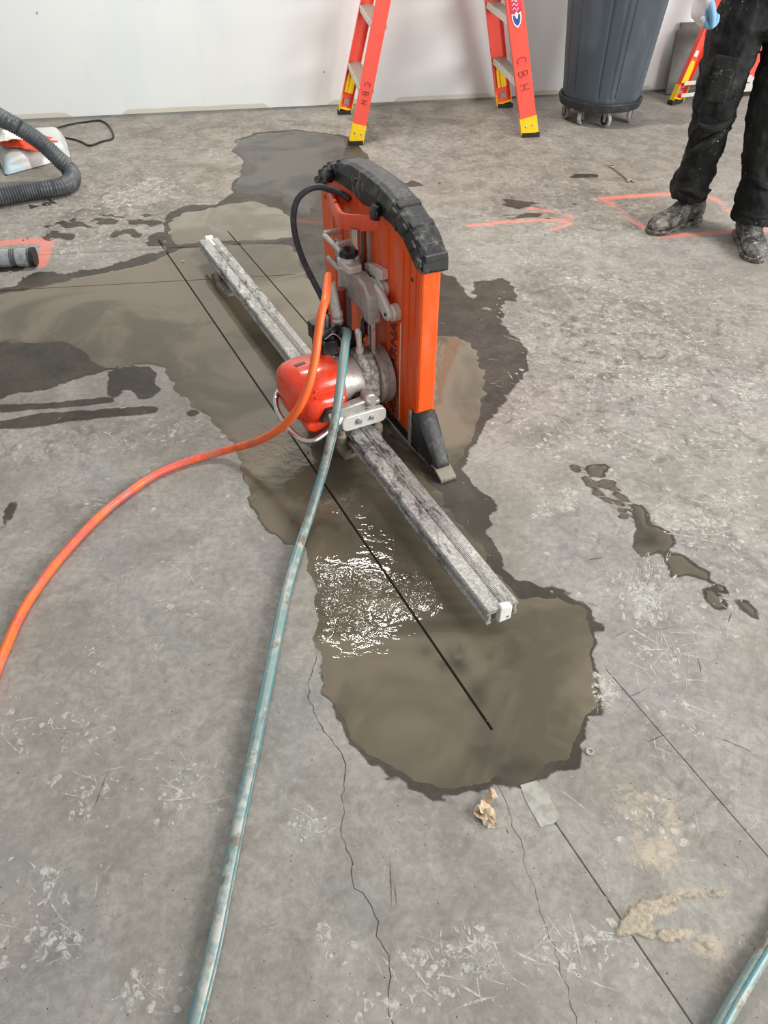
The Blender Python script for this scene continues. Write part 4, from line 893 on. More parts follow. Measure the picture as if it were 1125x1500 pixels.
# ------------------------------------------------------------ white bag with an orange bag on it
def bags():
    t = NT('printed_white_sack'); v = t.obj(); x = t.sep(v)
    f = t.math('MULTIPLY', t.ss(t.math('ADD', x[1], t.math('MULTIPLY', t.noise(v, 6, 3), .06)), -.17, -.22), .8)
    col = t.mix(f, lin((206, 208, 204)), lin((158, 194, 208))); col = t.mix(t.math('MULTIPLY', t.ss(t.noise(v, 12, 5), .5, .65), .4), col, lin((168, 164, 154)))
    t.out(col, .4, 0, t.bump(t.noise(v, 14, 4), .35, .01)); M['bag_white'] = t.m
    c = [fl(8, 258), fl(104, 232), fl(96, 204), fl(-10, 210)]     # corners of the sack on the floor
    n = 26; m = MB(); vs = []; fs = []
    for lay in (1, 0):
        for i in range(n+1):
            for j in range(n+1):
                a, b = i/n, j/n; p = (c[0]*(1-a)+c[1]*a)*(1-b)+(c[3]*(1-a)+c[2]*a)*b
                e = min(a, 1-a, b, 1-b); h = (1-math.exp(-e*16)); w = mnoise.noise(Vector((p.x*7, p.y*7, lay*3)))*.012
                z = .004+(.092*h+w*h if lay else 0)
                vs.append(Vector((p.x, p.y, z)))
    k = (n+1)*(n+1)
    for i in range(n):
        for j in range(n):
            q = i*(n+1)+j; fs.append((q, q+n+1, q+n+2, q+1)); q += k; fs.append((q, q+1, q+n+2, q+n+1))
    rim = [i*(n+1) for i in range(n+1)]+[n*(n+1)+j for j in range(1, n+1)]+[i*(n+1)+n for i in range(n-1, -1, -1)]+[j for j in range(n-1, 0, -1)]
    for a, b in zip(rim, rim[1:]+rim[:1]): fs.append((a, b, b+k, a+k))
    m.add(vs, fs); o = m.build('white_sack', 'bag_white', None, ang=70); tag(o, 'flat white and pale blue sack lying on the floor', 'sack')
    def crumple(name, mt, cx, cy, z0, w, l, rot, seed, label, fold=.05):
        m = MB(); N = 30; vs = []; fs = []; C = fl(cx, cy, z0)
        for i in range(N+1):
            for j in range(N+1):
                a, b = i/N-.5, j/N-.5; q = Vector((a*9+seed, b*9, seed*2.0))
                r_ = mnoise.noise(q*.5)+.5*mnoise.noise(q*1.1)
                h = fold*(.55+.9*abs(mnoise.noise(q*.42))+.35*abs(mnoise.noise(q*1.3)))*math.exp(-(a*a+b*b)*5)
                x, y = a*w*(1+.25*r_), b*l*(1+.25*r_); ca, sa = math.cos(rot), math.sin(rot)
                vs.append(C+Vector((x*ca-y*sa, x*sa+y*ca, h)))
        for i in range(N):
            for j in range(N): q = i*(N+1)+j; fs.append((q, q+1, q+N+2, q+N+1))
        m.add(vs, fs); o = m.build(name, mt, None, ang=60); s = o.modifiers.new('thick', 'SOLIDIFY'); s.thickness = .003; tag(o, label, 'bag'); return o
    crumple('plastic_bag', 'bag_orange', 26, 211, .085, .40, .20, -.25, 3, 'crumpled orange plastic bag lying on the white sack', .085)
    crumple('cloth_rag', 'white_plastic', 10, 205, .135, .15, .11, .5, 9, 'crumpled off white rag on top of the orange bag', .055)['category'] = 'rag'
bags()

# ------------------------------------------------------------ ladders
def flat_frame(p, q):
    x = Vector((p.x, p.y, 0)).normalized(); y = Vector((-x.y, x.x, 0))
    return Matrix((x, y, Vector((0, 0, 1)))).transposed()
def channel(m, p0, p1, q, dep, fl_, th=.004, grow=0.0):
    """C-channel between two points; q points to the open side, web on the other side"""
    p0, p1, q = Vector(p0), Vector(p1), Vector(q); az = (p1-p0).normalized(); q = (q-az*q.dot(az)).normalized(); p = az.cross(q)
    h = dep/2+grow; g = grow
    prof = [(-h, -g), (h, -g), (h, fl_), (h-th, fl_), (h-th, th-g if g == 0 else th-g), (-h+th, th-g), (-h+th, fl_), (-h, fl_)]
    m.prism(prof, p0, p, q, az, (p1-p0).length)
    return p, q, az
STROKES = {'C': [[(.5, .78), (.42, .95), (.22, 1.0), (.05, .75), (.03, .4), (.12, .08), (.32, 0), (.5, .15)]],
           'B': [[(.05, 0), (.05, 1)], [(.05, 1), (.35, .97), (.45, .78), (.36, .56), (.05, .5)], [(.05, .5), (.42, .46), (.52, .25), (.4, .03), (.05, 0)]],
           'H': [[(.03, 0), (.03, 1)], [(.5, 0), (.5, 1)], [(.03, .5), (.5, .48)]]}
def letters(parent, org, down, right, size, gap):
    m = MB(); o = Vector(org)
    for i, ch in enumerate('CBH'):                       # written downwards, each turned a quarter clockwise
        m = MB()
        for st in STROKES[ch]:
            pts = [o+down*(gap*i+x*size)+right*((y-.5)*size*.95) for x, y in st]; m.tube(crom(pts, 4) if len(pts) > 2 else pts, .0013, 5)
        m.build('marker_letter', 'marker', parent)
def ladder_frame(L, nf, ff, apex_n, apex_f, top, steps, dep=.078):
    """one side of a stepladder: near rail nf->apex_n, far rail ff->apex_f"""
    nf, ff, an, af = map(Vector, (nf, ff, apex_n, apex_f)); acr = (ff-nf).normalized(); fw = .030
    for base, ap, q, near in ((nf, an, acr, True), (ff, af, -acr, False)):
        az = (ap-base).normalized(); m = MB(); p, qq, _ = channel(m, base+az*.035, ap, q, dep, fw)
        r = m.build('rail', 'fiber', L, smooth=False, bevel=.0012)
        m = MB(); channel(m, base+az*.018, base+az*.112, q, dep, fw+.004, .005, .003); b = m.build('foot_boot', 'yellow', L, smooth=False, bevel=.0015)
        m = MB(); Rm = Matrix((p, qq, az)).transposed(); m.box(Vector((base.x, base.y, .0125))+qq*.014-Vector((0, 0, qq.z*.014)), (dep+.010, fw+.012, .025), flat_frame(p, qq)); m.build('foot_pad', 'rubber', b, smooth=False, bevel=.002)
        m = MB()
        if near:
            for sx in (-.02, .02): m = MB(); m.rings([(base+az*.066+p*sx-qq*.002, .006), (base+az*.066+p*sx-qq*.0055, .0055), (base+az*.066+p*sx-qq*.007, .003)], 10); m.build('rivet', 'steel', b)
        else:
            m.box(base+az*.035+qq*.016, (dep-.004, .026, .008), Rm); m.build('boot_shelf', 'yellow', b)
        if not near:
            m = MB(); m.box(base+az*.075+qq*.008, (.036, .006, .034), Rm); m.build('rating_label', 'tread', r)
            m = MB(); m.prism([(-.030, 0), (.030, 0), (.028, .10), (.022, .135), (-.022, .135), (-.028, .10)], base+az*.128+qq*.006, p, az, qq, .010); br = m.build('corner_brace', 'yellow', L, smooth=False, bevel=.002)
            m = MB(); m.box(base+az*.195+qq*.018, (.014, .012, .13), Rm); m.build('brace_rib', 'yellow', br, smooth=False, bevel=.002)
    H = an.z
    for z in steps:
        f = z/H; a = nf.lerp(an, f); b = ff.lerp(af, f); x = (b-a).normalized(); az = (an-nf).normalized(); y = Vector((0, 0, 1)).cross(x).normalized()
        R = Matrix((x, y, Vector((0, 0, 1)))).transposed(); c = (a+b)/2; Ln = (b-a).length-.006
        m = MB(); m.box(c, (Ln, .080, .004), R)
        for k in range(7): m.box(c+y*(-.033+.011*k)+Vector((0, 0, .003)), (Ln, .004, .003), R)
        st = m.build('tread', 'tread', L, smooth=False)
        m = MB()
        for sy in (-1, 1): m = MB(); m.box(c+y*(.040*sy)-Vector((0, 0, .014)), (Ln, .003, .034), R); m.build('tread_lip', 'step', st, smooth=False, bevel=.001)
def step_ladder():
    Ln, Lf, Rn, Rf = fl(521, 213), fl(504, 166), fl(777, 201), fl(738, 156)
    c = (Ln+Lf+Rn+Rf)/4; c.z = 0
    L = thing('step_ladder', 'red double sided stepladder standing open against the white wall', 'ladder', c)
    Ht = 1.95; top = c+Vector((0, 0, Ht)); sp = (Rn-Ln).normalized(); ac = (Lf-Ln).normalized()
    aLn, aRn = top-ac*.19-sp*.05, top-ac*.19+sp*.05; aLf, aRf = top+ac*.19-sp*.05, top+ac*.19+sp*.05
    ladder_frame(L, Ln, Lf, aLn, aLf, top, [.295, .60, .905, 1.21, 1.515]); ladder_frame(L, Rn, Rf, aRn, aRf, top, [.295, .60, .905, 1.21, 1.515], .098)
    m = MB(); R = Matrix((sp, ac, Vector((0, 0, 1)))).transposed(); m.box(top+Vector((0, 0, .02)), (.22, .46, .05), R); m.build('top_cap', 'fiber', L, smooth=False, bevel=.008)
    m = MB()
    for s in (-1, 1):
        a = Ln.lerp(aLn, .62)+ac*.02; b = Rn.lerp(aRn, .62)+ac*.02
        if s > 0: a = Lf.lerp(aLf, .62)-ac*.02; b = Rf.lerp(aRf, .62)-ac*.02
        m = MB(); m.tube([a, b], .006, 8); m.build('spreader_bar', 'steel', L)
    for base, ap, f0, sz in ((Rn, aRn, .215, .056), (Ln, aLn, .165, .036)):
        d = (base-ap).normalized(); out = -ac; right = d.cross(out).normalized()
        if right.x > 0: right = -right
        letters(L, base.lerp(ap, f0)+out*.0015, d, -right, sz, sz*1.25)
    # maker's decal
    d = (Rn-aRn).normalized(); out = (-ac-d*(-ac).dot(d)).normalized(); rt = out.cross(d).normalized()
    if rt.x < 0: rt = -rt
    o = Rn.lerp(aRn, .315)+out*.001
    m = MB(); m.prism([(-.030, -.14), (.030, -.14), (.030, .01), (-.030, .01)], o-d*.012, rt, d, out, .001); de = m.build('decal', 'decal_pink', L, smooth=False)
    def shield(k, dz): return [(x*k, y*k+dz) for x, y in ((-.026, -.022), (-.01, -.016), (0, -.026), (.01, -.016), (.026, -.022), (.027, .005), (.018, .034), (0, .052), (-.018, .034), (-.027, .005))]
    m = MB(); m.prism(shield(1, .004), o, rt, d, out, .0014); m.build('decal_border', 'decal_white', de, smooth=False)
    m = MB(); m.prism(shield(.76, .006), o, rt, d, out, .0020); m.build('decal_shield', 'blue', de, smooth=False)
    m = MB(); m.prism([(-.008, -.016), (.004, -.022), (.010, -.008), (.004, .012), (-.006, .006)], o, rt, d, out, .0024)
    for k in range(4): m.tube(crom([o-d*(.035+.02*k)+rt*x+d*y+out*.0022 for x, y in ((-.018, 0), (-.006, -.008), (.004, .006), (.016, -.004))], 4), .002, 5)
    m.build('decal_print', 'decal_white', de, smooth=False)
step_ladder()
def leaning_ladder():
    A0 = fl(986, 151); B0 = fl(1092, 140)
    L = thing('step_ladder', 'red stepladder behind the worker, next to the grey board', 'ladder', (A0+B0)/2)
    ac = (B0-A0).normalized(); A1 = A0+Vector((.36, .10, 1.45)); B1 = B0+Vector((-.10, .06, 1.45)); dep, fw = .108, .03
    side = Vector((-ac.y, ac.x, 0))
    for base, ap, q, near in ((A0, A1, ac, False), (B0, B1, -ac, True)):
        az = (ap-base).normalized(); qv = (-side*.95+q*.3).normalized() if not near else (side)
        m = MB(); p, qq, _ = channel(m, base+az*.035, ap, qv, dep, fw); r = m.build('rail', 'fiber', L, smooth=False, bevel=.0012)
        m = MB(); channel(m, base+az*.018, base+az*.112, qv, dep, fw+.004, .005, .003); b = m.build('foot_boot', 'step' if near else 'yellow', L, smooth=False, bevel=.0015)
        m = MB(); Rm = Matrix((p, qq, az)).transposed(); m.box(Vector((base.x, base.y, .0125))+qq*.014-Vector((0, 0, qq.z*.014)), (dep+.010, fw+.012, .025), flat_frame(p, qq)); m.build('foot_pad', 'rubber', b, smooth=False, bevel=.002)
        if not near:
            m = MB(); m.box(base+az*.075+qq*.008, (.036, .006, .034), Rm); m.build('rating_label', 'tread', r)
            m = MB(); m.box(base+az*.30+qq*.010, (.034, .006, .034), Rm); m.build('rating_label', 'decal_white', r)
            m = MB(); m.box(base+az*.035+qq*.016, (dep-.004, .026, .008), Rm); m.build('boot_shelf', 'yellow', b)
            m = MB(); m.prism([(-.032, 0), (.032, 0), (.030, .10), (.012, .135), (-.02, .135), (-.032, .10)], base+az*.125+qq*.006, p, az, qq, .012); m.build('corner_brace', 'yellow', L, smooth=False, bevel=.002)
    x = ac; y = Vector((0, 0, 1)).cross(x).normalized(); R = Matrix((x, y, Vector((0, 0, 1)))).transposed()
    for z in (.085, .42, .75, 1.08):
        a = A0.lerp(A1, z/1.45); b = B0.lerp(B1, z/1.45); c = (a+b)/2+Vector((0, 0, 0)); Ln = (b-a).length-.02
        m = MB(); m.box(c, (Ln, .05, .004), R); st = m.build('tread', 'panel' if z < .1 else 'tread', L, smooth=False)
        m = MB()
        for dz in (.036, -.036) if z < .1 else (-.014,): m = MB(); m.box(c-y*.027+Vector((0, 0, dz)), (Ln, .004, .024 if z < .1 else .034), R); m.build('tread_lip', 'step', st, smooth=False, bevel=.001)
leaning_ladder()
# grey board leaning on the wall
def board():
    b0 = fl(973, 139); d = wdir; up = (Vector((0, 0, 1))*.97+wn*.13).normalized(); q = d.cross(up); m = MB()
    b0 = b0+Vector((0, 0, .003))
    m.prism([(0, 0), (.52, 0), (.52, .415), (.03, .415), (.03, .385), (0, .375)], b0, d, up, q, .018)
    m.box(b0+d*.275+up*.405-q*.004, (.49, .02, .03), Matrix((d, q, up)).transposed())
    tag(m.build('grey_board', 'panel', None, smooth=False, bevel=.004), 'dark grey board leaning on the white wall behind the worker', 'board')
board()

# ------------------------------------------------------------ bin on its dolly
def bin_and_dolly():
    c = Vector((1.372, 5.245, 0))
    D = thing('bin_dolly', 'round black wheeled dolly carrying the grey bin', 'dolly', c)
    m = MB(); m.rings([(c+Vector((0, 0, 0.088)), .232), (c+Vector((0, 0, 0.094)), .250), (c+Vector((0, 0, 0.135)), .262), (c+Vector((0, 0, 0.142)), .260), (c+Vector((0, 0, 0.142)), .245), (c+Vector((0, 0, 0.118)), .240)], 56); m.build('platform', 'dolly', D, ang=50)
    m = MB()
    for i in range(2): m.box(c+Vector((0, 0, .092)), (.46, .07, .016), Matrix.Rotation(math.pi/4+i*math.pi/2, 3, 'Z'))
    m.build('cross_rib', 'dolly', D, bevel=.003)
    random.seed(4)
    for k, ang in enumerate((226, 274, 330, 186, 100)):
        a = math.radians(ang); p = c+Vector((math.cos(a), math.sin(a), 0))*.205; sw = math.radians((62, 118, 70, 100, 20)[k]); ax = Vector((math.cos(sw+math.pi/2), math.sin(sw+math.pi/2), 0)); fw = Vector((math.cos(sw), math.sin(sw), 0))
        wc = p+fw*.014+Vector((0, 0, .044))
        m = MB(); R = Matrix((fw, ax, Vector((0, 0, 1)))).transposed()
        for s in (-1, 1): m.box(wc+ax*0.0165*s+Vector((0, 0, .016))-fw*.005, (.024, .003, .056), R)
        m.box(p+Vector((0, 0, .086)), (.04, .034, .004), R); m.cyl(wc-ax*.018, wc+ax*.018, .004, n=8); f = m.build('castor_fork', 'steel', D, bevel=.001)
        m = MB(); m.rings([(wc-ax*.012, .036), (wc-ax*.011, .042), (wc-ax*.004, .044), (wc+ax*.004, .044), (wc+ax*.011, .042), (wc+ax*.012, .036)], 28); w = m.build('wheel', 'tyre', f)
        m = MB(); m.rings([(wc-ax*.0135, .024), (wc-ax*.013, .031), (wc+ax*.013, .031), (wc+ax*.0135, .024)], 20); m.build('wheel_hub', 'black', w)
    B = thing('waste_bin', 'tall grey ribbed plastic waste bin standing on the dolly', 'bin', c+Vector((0, 0, .12)))
    m = MB(); n = 288; rr = []
    def rad(z): return .236+(z-.11)/.83*.082
    flutes = [math.radians(a) for a in (196, 214, 252, 268, 276, 316, 334, 16, 76, 136)]
    def ring(z, k=1.0, off=0):
        out = []
        for i in range(n):
            a = 2*math.pi*i/n; f = 0
            for fa in flutes:
                d = math.atan2(math.sin(a-fa), math.cos(a-fa)); f = max(f, math.exp(-(d/.017)**2))
            g = 1 if .16 < z < .84 else 0
            out.append(c+Vector((math.cos(a), math.sin(a), 0))*(rad(z)*k-f*.011*g+off)+Vector((0, 0, z+.008)))
        return out
    rr = [ring(.109, .9), ring(.109, .97), ring(.118, .995), ring(.13), ring(.155), ring(.165)]+[ring(.165+.06*i) for i in range(1, 12)]+[ring(.845), ring(.85, 1, .012), ring(.94, 1, .016), ring(.945, 1, .010), ring(.945, 1, -.004), ring(.15, 1, -.006), ring(.13, .3)]
    m.loft(rr); m.build('bin_body', 'can', B, ang=50)
    m = MB()
    for s in (0, 1):
        a0 = math.radians(-20+180*s); pts = [c+Vector((math.cos(a0+t), math.sin(a0+t), 0))*(rad(.8)+.012+(.035 if abs(t) < .2 else 0))+Vector((0, 0, .80)) for t in (-.3, -.24, -.15, 0, .15, .24, .3)]; m = MB(); m.tube(pts, .012, 8); m.build('handle', 'can', B)
bin_and_dolly()

# ------------------------------------------------------------ worker
def vox(o, size, smooth=6, fold=None):
    r = o.modifiers.new('remesh', 'REMESH'); r.mode = 'VOXEL'; r.voxel_size = size; r.use_smooth_shade = True
    s = o.modifiers.new('smooth', 'SMOOTH'); s.factor = .5; s.iterations = smooth
    if fold:
        t = bpy.data.textures.new('folds', 'CLOUDS'); t.noise_scale = fold[0]; t.noise_depth = 2
        d = o.modifiers.new('folds', 'DISPLACE'); d.texture = t; d.strength = fold[1]; d.mid_level = .5; d.texture_coords = 'LOCAL'
    return o
def ell(m, pts, n=20):
    """limb of elliptical rings: (centre, half width x, half width y)"""
    rr = [[Vector(c)+Vector((math.cos(2*math.pi*i/n)*a, math.sin(2*math.pi*i/n)*b, 0)) for i in range(n)] for c, a, b in pts]; m.loft(rr)
def worker():
    base = Vector((1.55, 3.42, 0)); p = thing('person', 'worker in black trousers and navy shirt with white gloves', 'person', base)
    def V(x, y, z): return Vector((x, y, z))
    t = NT('black_work_trousers'); v = t.obj()
    n1 = t.noise(v, 9, 4); n2 = t.noise(v, 70, 5, .75); n3 = t.noise(v, 5, 3)
    col = t.mix(t.ss(n1, .35, .65), lin((19, 20, 20)), lin((40, 42, 41)))
    col = t.mix(t.math('MULTIPLY', t.ss(n2, .54, .68), t.ss(n3, .48, .64)), col, lin((96, 96, 92)))
    col = t.mix(t.ss(t.noise(v, 48, 3, .5), .735, .75), col, lin((205, 205, 200)))
    t.out(col, .8, 0, t.bump(t.noise(t.mapping(v, (1, 1, .6)), 26, 5), .5, .012), .25); M['trousers'] = t.m
    t = NT('slurry_caked_boot'); v = t.obj(); n1 = t.noise(v, 20, 6, .7); n2 = t.noise(v, 60, 5, .7)
    col = t.mix(t.ss(n1, .42, .62), lin((48, 47, 45)), lin((120, 117, 110))); col = t.mix(t.math('MULTIPLY', t.ss(n2, .58, .66), .8), col, lin((196, 190, 178)))
    t.out(col, .55, 0, t.bump(n2, .3, .006)); M['boot'] = t.m
    t = NT('glove_knit'); v = t.obj()
    t.out(t.mix(t.ss(t.attr('palm'), .45, .55), lin((226, 222, 222)), lin((126, 174, 208))), .75, 0, t.bump(t.noise(v, 300, 2), .3, .002)); M['glove'] = t.m
    # continuous body figure
    HX = 1.515
    m = MB()
    ell(m, [(V(HX+.01, 3.47, .80), .12, .09), (V(HX+.01, 3.47, .95), .13, .095), (V(HX+.01, 3.46, 1.10), .125, .09), (V(HX+.01, 3.45, 1.28), .15, .10), (V(HX+.01, 3.45, 1.38), .13, .085), (V(HX+.01, 3.44, 1.44), .06, .06), (V(HX+.005, 3.43, 1.52), .052, .055)])
    ell(m, [(V(HX+.005, 3.425, 1.48), .045, .05), (V(HX, 3.40, 1.52), .062, .075), (V(HX, 3.40, 1.58), .072, .09), (V(HX, 3.405, 1.65), .076, .095), (V(HX, 3.41, 1.71), .062, .08), (V(HX, 3.41, 1.74), .03, .04)])
    m.tube([V(HX, 3.315, 1.62), V(HX-.003, 3.295, 1.595), V(HX-.002, 3.305, 1.578)], [.009, .014, .010], 8)
    for s in (-1, 1): m.ball(V(HX+s*.077, 3.415, 1.605), .024, 10, (.4, .7, 1.2))
    for hip, kn, an in ((V(HX-.09, 3.48, .82), V(1.415, 3.485, .46), V(1.455, 3.555, .09)), (V(HX+.08, 3.47, .82), V(1.612, 3.385, .46), V(1.655, 3.37, .09))):
        m.tube([hip, hip.lerp(kn, .5), kn, kn.lerp(an, .4), an], [.072, .062, .048, .046, .034], 14)
    sh, el_, wr = V(HX-.155, 3.45, 1.36), V(1.275, 3.47, 1.12), V(1.210, 3.405, .955)
    m.tube([V(HX-.07, 3.45, 1.37), sh, sh.lerp(el_, .5), el_, el_.lerp(wr, .4), wr], [.055, .052, .044, .038, .036, .026], 14)
    sh2, el2, wr2 = V(HX+.155, 3.45, 1.36), V(HX+.24, 3.48, 1.12), V(HX+.25, 3.38, .94)
    m.tube([V(HX+.08, 3.45, 1.37), sh2, sh2.lerp(el2, .5), el2, el2.lerp(wr2, .4), wr2], [.055, .052, .044, .038, .036, .026], 14)
    b = m.build('body', 'skin', p); vox(b, .011, 4)
    m = MB()
    for s in (-1, 1): m = MB(); m.ball(V(HX+s*.028, 3.318, 1.622), .009, 10); e_ = m.build('eye', 'decal_white', b); m = MB(); m.ball(V(HX+s*.028, 3.3115, 1.622), .0045, 8); m.build('iris', 'hair', e_)
    m = MB(); m.tube(crom([V(HX-.023, 3.312, 1.556), V(HX, 3.305, 1.553), V(HX+.022, 3.312, 1.556)], 5), .005, 6); m.build('mouth', 'pipe_red', b)
    m = MB(); ell(m, [(V(HX, 3.435, 1.57), .074, .075), (V(HX, 3.425, 1.66), .082, .095), (V(HX, 3.415, 1.72), .070, .09), (V(HX, 3.415, 1.755), .035, .05)]); vox(m.build('hair', 'hair', p), .01, 4)
    # shirt
    m = MB(); ell(m, [(V(HX+.055, 3.465, .868), .172, .140), (V(HX+.05, 3.465, .90), .176, .142), (V(HX+.02, 3.47, 1.0), .170, .132), (V(HX+.01, 3.46, 1.15), .158, .118), (V(HX+.01, 3.455, 1.30), .172, .122), (V(HX+.01, 3.45, 1.40), .135, .10), (V(HX+.01, 3.445, 1.445), .072, .072)])
    m.tube([V(HX-.08, 3.45, 1.36), sh, sh.lerp(el_, .45), el_, el_.lerp(wr, .45)], [.07, .072, .064, .056, .052], 16); m.tube([V(HX+.09, 3.45, 1.36), sh2, sh2.lerp(el2, .45), el2, el2.lerp(wr2, .45)], [.07, .072, .064, .056, .052], 16)
    vox(m.build('shirt', 'shirt', p), .012, 5, (.10, .014))
    # trousers: two legs and the seat
    m = MB()
    ell(m, [(V(HX, 3.475, .95), .180, .120), (V(HX, 3.475, .87), .200, .128), (V(HX-.002, 3.478, .81), .198, .128), (V(HX-.005, 3.48, .775), .12, .10)])
    ell(m, [(V(HX-.095, 3.48, .86), .112, .118), (V(1.408, 3.482, .77), .108, .116), (V(1.404, 3.485, .69), .102, .112), (V(1.404, 3.485, .61), .096, .106), (V(1.405, 3.482, .54), .090, .100), (V(1.408, 3.480, .49), .086, .094), (V(1.410, 3.492, .43), .080, .088),
            (V(1.420, 3.51, .35), .080, .086), (V(1.418, 3.525, .28), .076, .086), (V(1.416, 3.535, .21), .080, .090), (V(1.414, 3.537, .165), .084, .094), (V(1.418, 3.535, .125), .078, .088)])
    ell(m, [(V(HX+.11, 3.475, .86), .100, .112), (V(1.628, 3.465, .77), .104, .112), (V(1.620, 3.44, .69), .098, .108), (V(1.612, 3.42, .61), .096, .104), (V(1.608, 3.40, .53), .094, .100), (V(1.614, 3.385, .46), .092, .096), (V(1.626, 3.38, .40), .090, .092),
            (V(1.642, 3.375, .32), .088, .092), (V(1.652, 3.37, .24), .088, .094), (V(1.658, 3.365, .16), .090, .098), (V(1.662, 3.36, .11), .094, .100), (V(1.660, 3.36, .085), .088, .094)])
    tr = m.build('trousers', 'trousers', p); vox(tr, .008, 4, (.055, .030))
    Rp = Matrix.Rotation(-.32, 3, 'Z') @ Matrix.Rotation(.05, 3, 'Y')
    m = MB(); m.box(V(1.362, 3.390, .625), (.080, .022, .13), Rp); m.build('cargo_pocket', 'trousers', tr, bevel=.008)
    m = MB(); m.prism([(-.046, .024), (.046, .024), (.046, -.018), (.012, -.034), (-.046, -.022)], V(1.362, 3.378, .705), Rp @ Vector((1, 0, 0)), Rp @ Vector((0, 0, 1)), Rp @ Vector((0, 1, 0)), .02); m.build('pocket_flap', 'trousers', tr, bevel=.005)
    for pts in ([V(1.334, 3.45, .345), V(1.372, 3.418, .385), V(1.42, 3.402, .43), V(1.475, 3.425, .455)], [V(1.345, 3.50, .175), V(1.39, 3.448, .185), V(1.44, 3.447, .168), V(1.488, 3.48, .178)],
                [V(1.335, 3.43, .47), V(1.372, 3.396, .46), V(1.42, 3.388, .475), V(1.475, 3.41, .505)], [V(1.565, 3.33, .30), V(1.605, 3.29, .275), V(1.65, 3.282, .262), V(1.70, 3.30, .28)], [V(1.575, 3.32, .145), V(1.62, 3.272, .14), V(1.68, 3.268, .145), V(1.73, 3.30, .16)]):
        m = MB(); m.tube(crom(pts, 6), [.006+.012*math.sin(math.pi*i/18) for i in range(19)], 8); m.build('fold', 'trousers', tr)
    # boots
    for heel, toe in ((V(1.515, 3.598, 0), V(1.232, 3.415, 0)), (V(1.665, 3.435, 0), V(1.618, 3.105, 0))):
        d = (toe-heel); L = d.length; d.normalize(); s = Vector((-d.y, d.x, 0)); m = MB(); rr = []
        for f, w, h in ((.0, .026, .07), (.03, .038, .105), (.14, .044, .135), (.28, .044, .145), (.42, .044, .118), (.55, .047, .092), (.70, .052, .078), (.84, .050, .070), (.94, .038, .056), (.985, .020, .038), (1.0, .006, .028)):
            c = heel+d*(f*L); ring = []
            for i in range(20):
                a = 2*math.pi*i/20; cx = math.cos(a); sz = math.sin(a); z = .012+(h-.012)*(.5+.5*math.copysign(abs(sz)**.8, sz)); ring.append(c+s*(math.copysign(abs(cx)**.75, cx)*w)+Vector((0, 0, z)))
            rr.append(ring)
        m.loft(rr); ank = heel+d*(L*.24); m.tube([ank+V(0, 0, .06), ank+V(0, 0, .22)], [.055, .052], 16)
        bo = m.build('boot', 'boot', p); vox(bo, .006, 3)
        m = MB(); out = [(-.002, .030), (.06, .043), (.25, .045), (.45, .042), (.62, .050), (.78, .057), (.90, .050), (.97, .034), (1.012, .010)]
        pl = [(f*L, w) for f, w in out]+[(f*L, -w) for f, w in reversed(out)]
        m.prism(pl, heel, d, s, Vector((0, 0, 1)), .020); m.build('sole', 'boot', bo, bevel=.004)
    # gloves
    def glove(wr, dn, fwd, side, curl):
        """wr wrist, dn direction of the hand, fwd towards the fingertips' curl, side towards the thumb"""
        m = MB(); x = side; k = dn
        m.tube([wr-k*.07, wr-k*.03, wr, wr+k*.03], [.040, .037, .036, .040], 16)
        pal = [(.0, .036, .027), (.03, .045, .031), (.07, .051, .031), (.095, .049, .028), (.112, .040, .022)]
        rr = [[wr+k*h+x*(math.cos(2*math.pi*i/18)*a)+fwd*(math.sin(2*math.pi*i/18)*b) for i in range(18)] for h, a, b in pal]; m.loft(rr)
        for i, (off, l) in enumerate(((.036, .072), (.013, .080), (-.011, .076), (-.034, .062))):
            q = wr+k*.098+x*off; pts = [q]; a = 0
            for seg, da in ((.44, curl[0]), (.32, curl[1]), (.26, curl[2])):
                a += da; pts.append(pts[-1]+(k*math.cos(a)+fwd*math.sin(a))*l*seg)
            m.tube(crom(pts, 4), [.0135]*5+[.0130]*4+[.0120]*4, 10); m.ball(pts[-1], .0120, 10); m.ball(q, .0145, 10)
        q = wr+k*.035+x*.038+fwd*.004; pts = [q, q+x*.014+k*.030+fwd*.010, q+x*.014+k*.058+fwd*.020, q+x*.008+k*.082+fwd*.026]
        m.tube(crom(pts, 4), [.016]*5+[.0145]*4+[.0125]*4, 10); m.ball(pts[-1], .0125, 10)
        g = m.build('glove', 'glove', p); return g, wr, k, fwd
    for args in ((wr+Vector((.0, -.005, .0)), Vector((.06, -.04, -1)).normalized(), Vector((.86, -.20, .02)).normalized(), Vector((.15, -.98, .02)).normalized(), (.75, 1.25, 1.0)),
                 (wr2, Vector((0, -.08, -1)).normalized(), Vector((-.9, -.3, 0)).normalized(), Vector((.2, -.95, 0)).normalized(), (.5, .8, .6))):
        g, w0, k, fw = glove(*args)
        root = Vector(p.location); vals = []
        for q in g.data.vertices:
            w = q.co+root; h = (w-w0).dot(k); f = (w-w0).dot(fw); vals.append(1.0 if (f > .022 and h > .03) else 0.0)
        at = g.data.attributes.new('palm', 'FLOAT', 'POINT'); at.data.foreach_set('value', vals)
        s_ = g.modifiers.new('subd', 'SUBSURF'); s_.levels = 1; s_.render_levels = 1
worker()

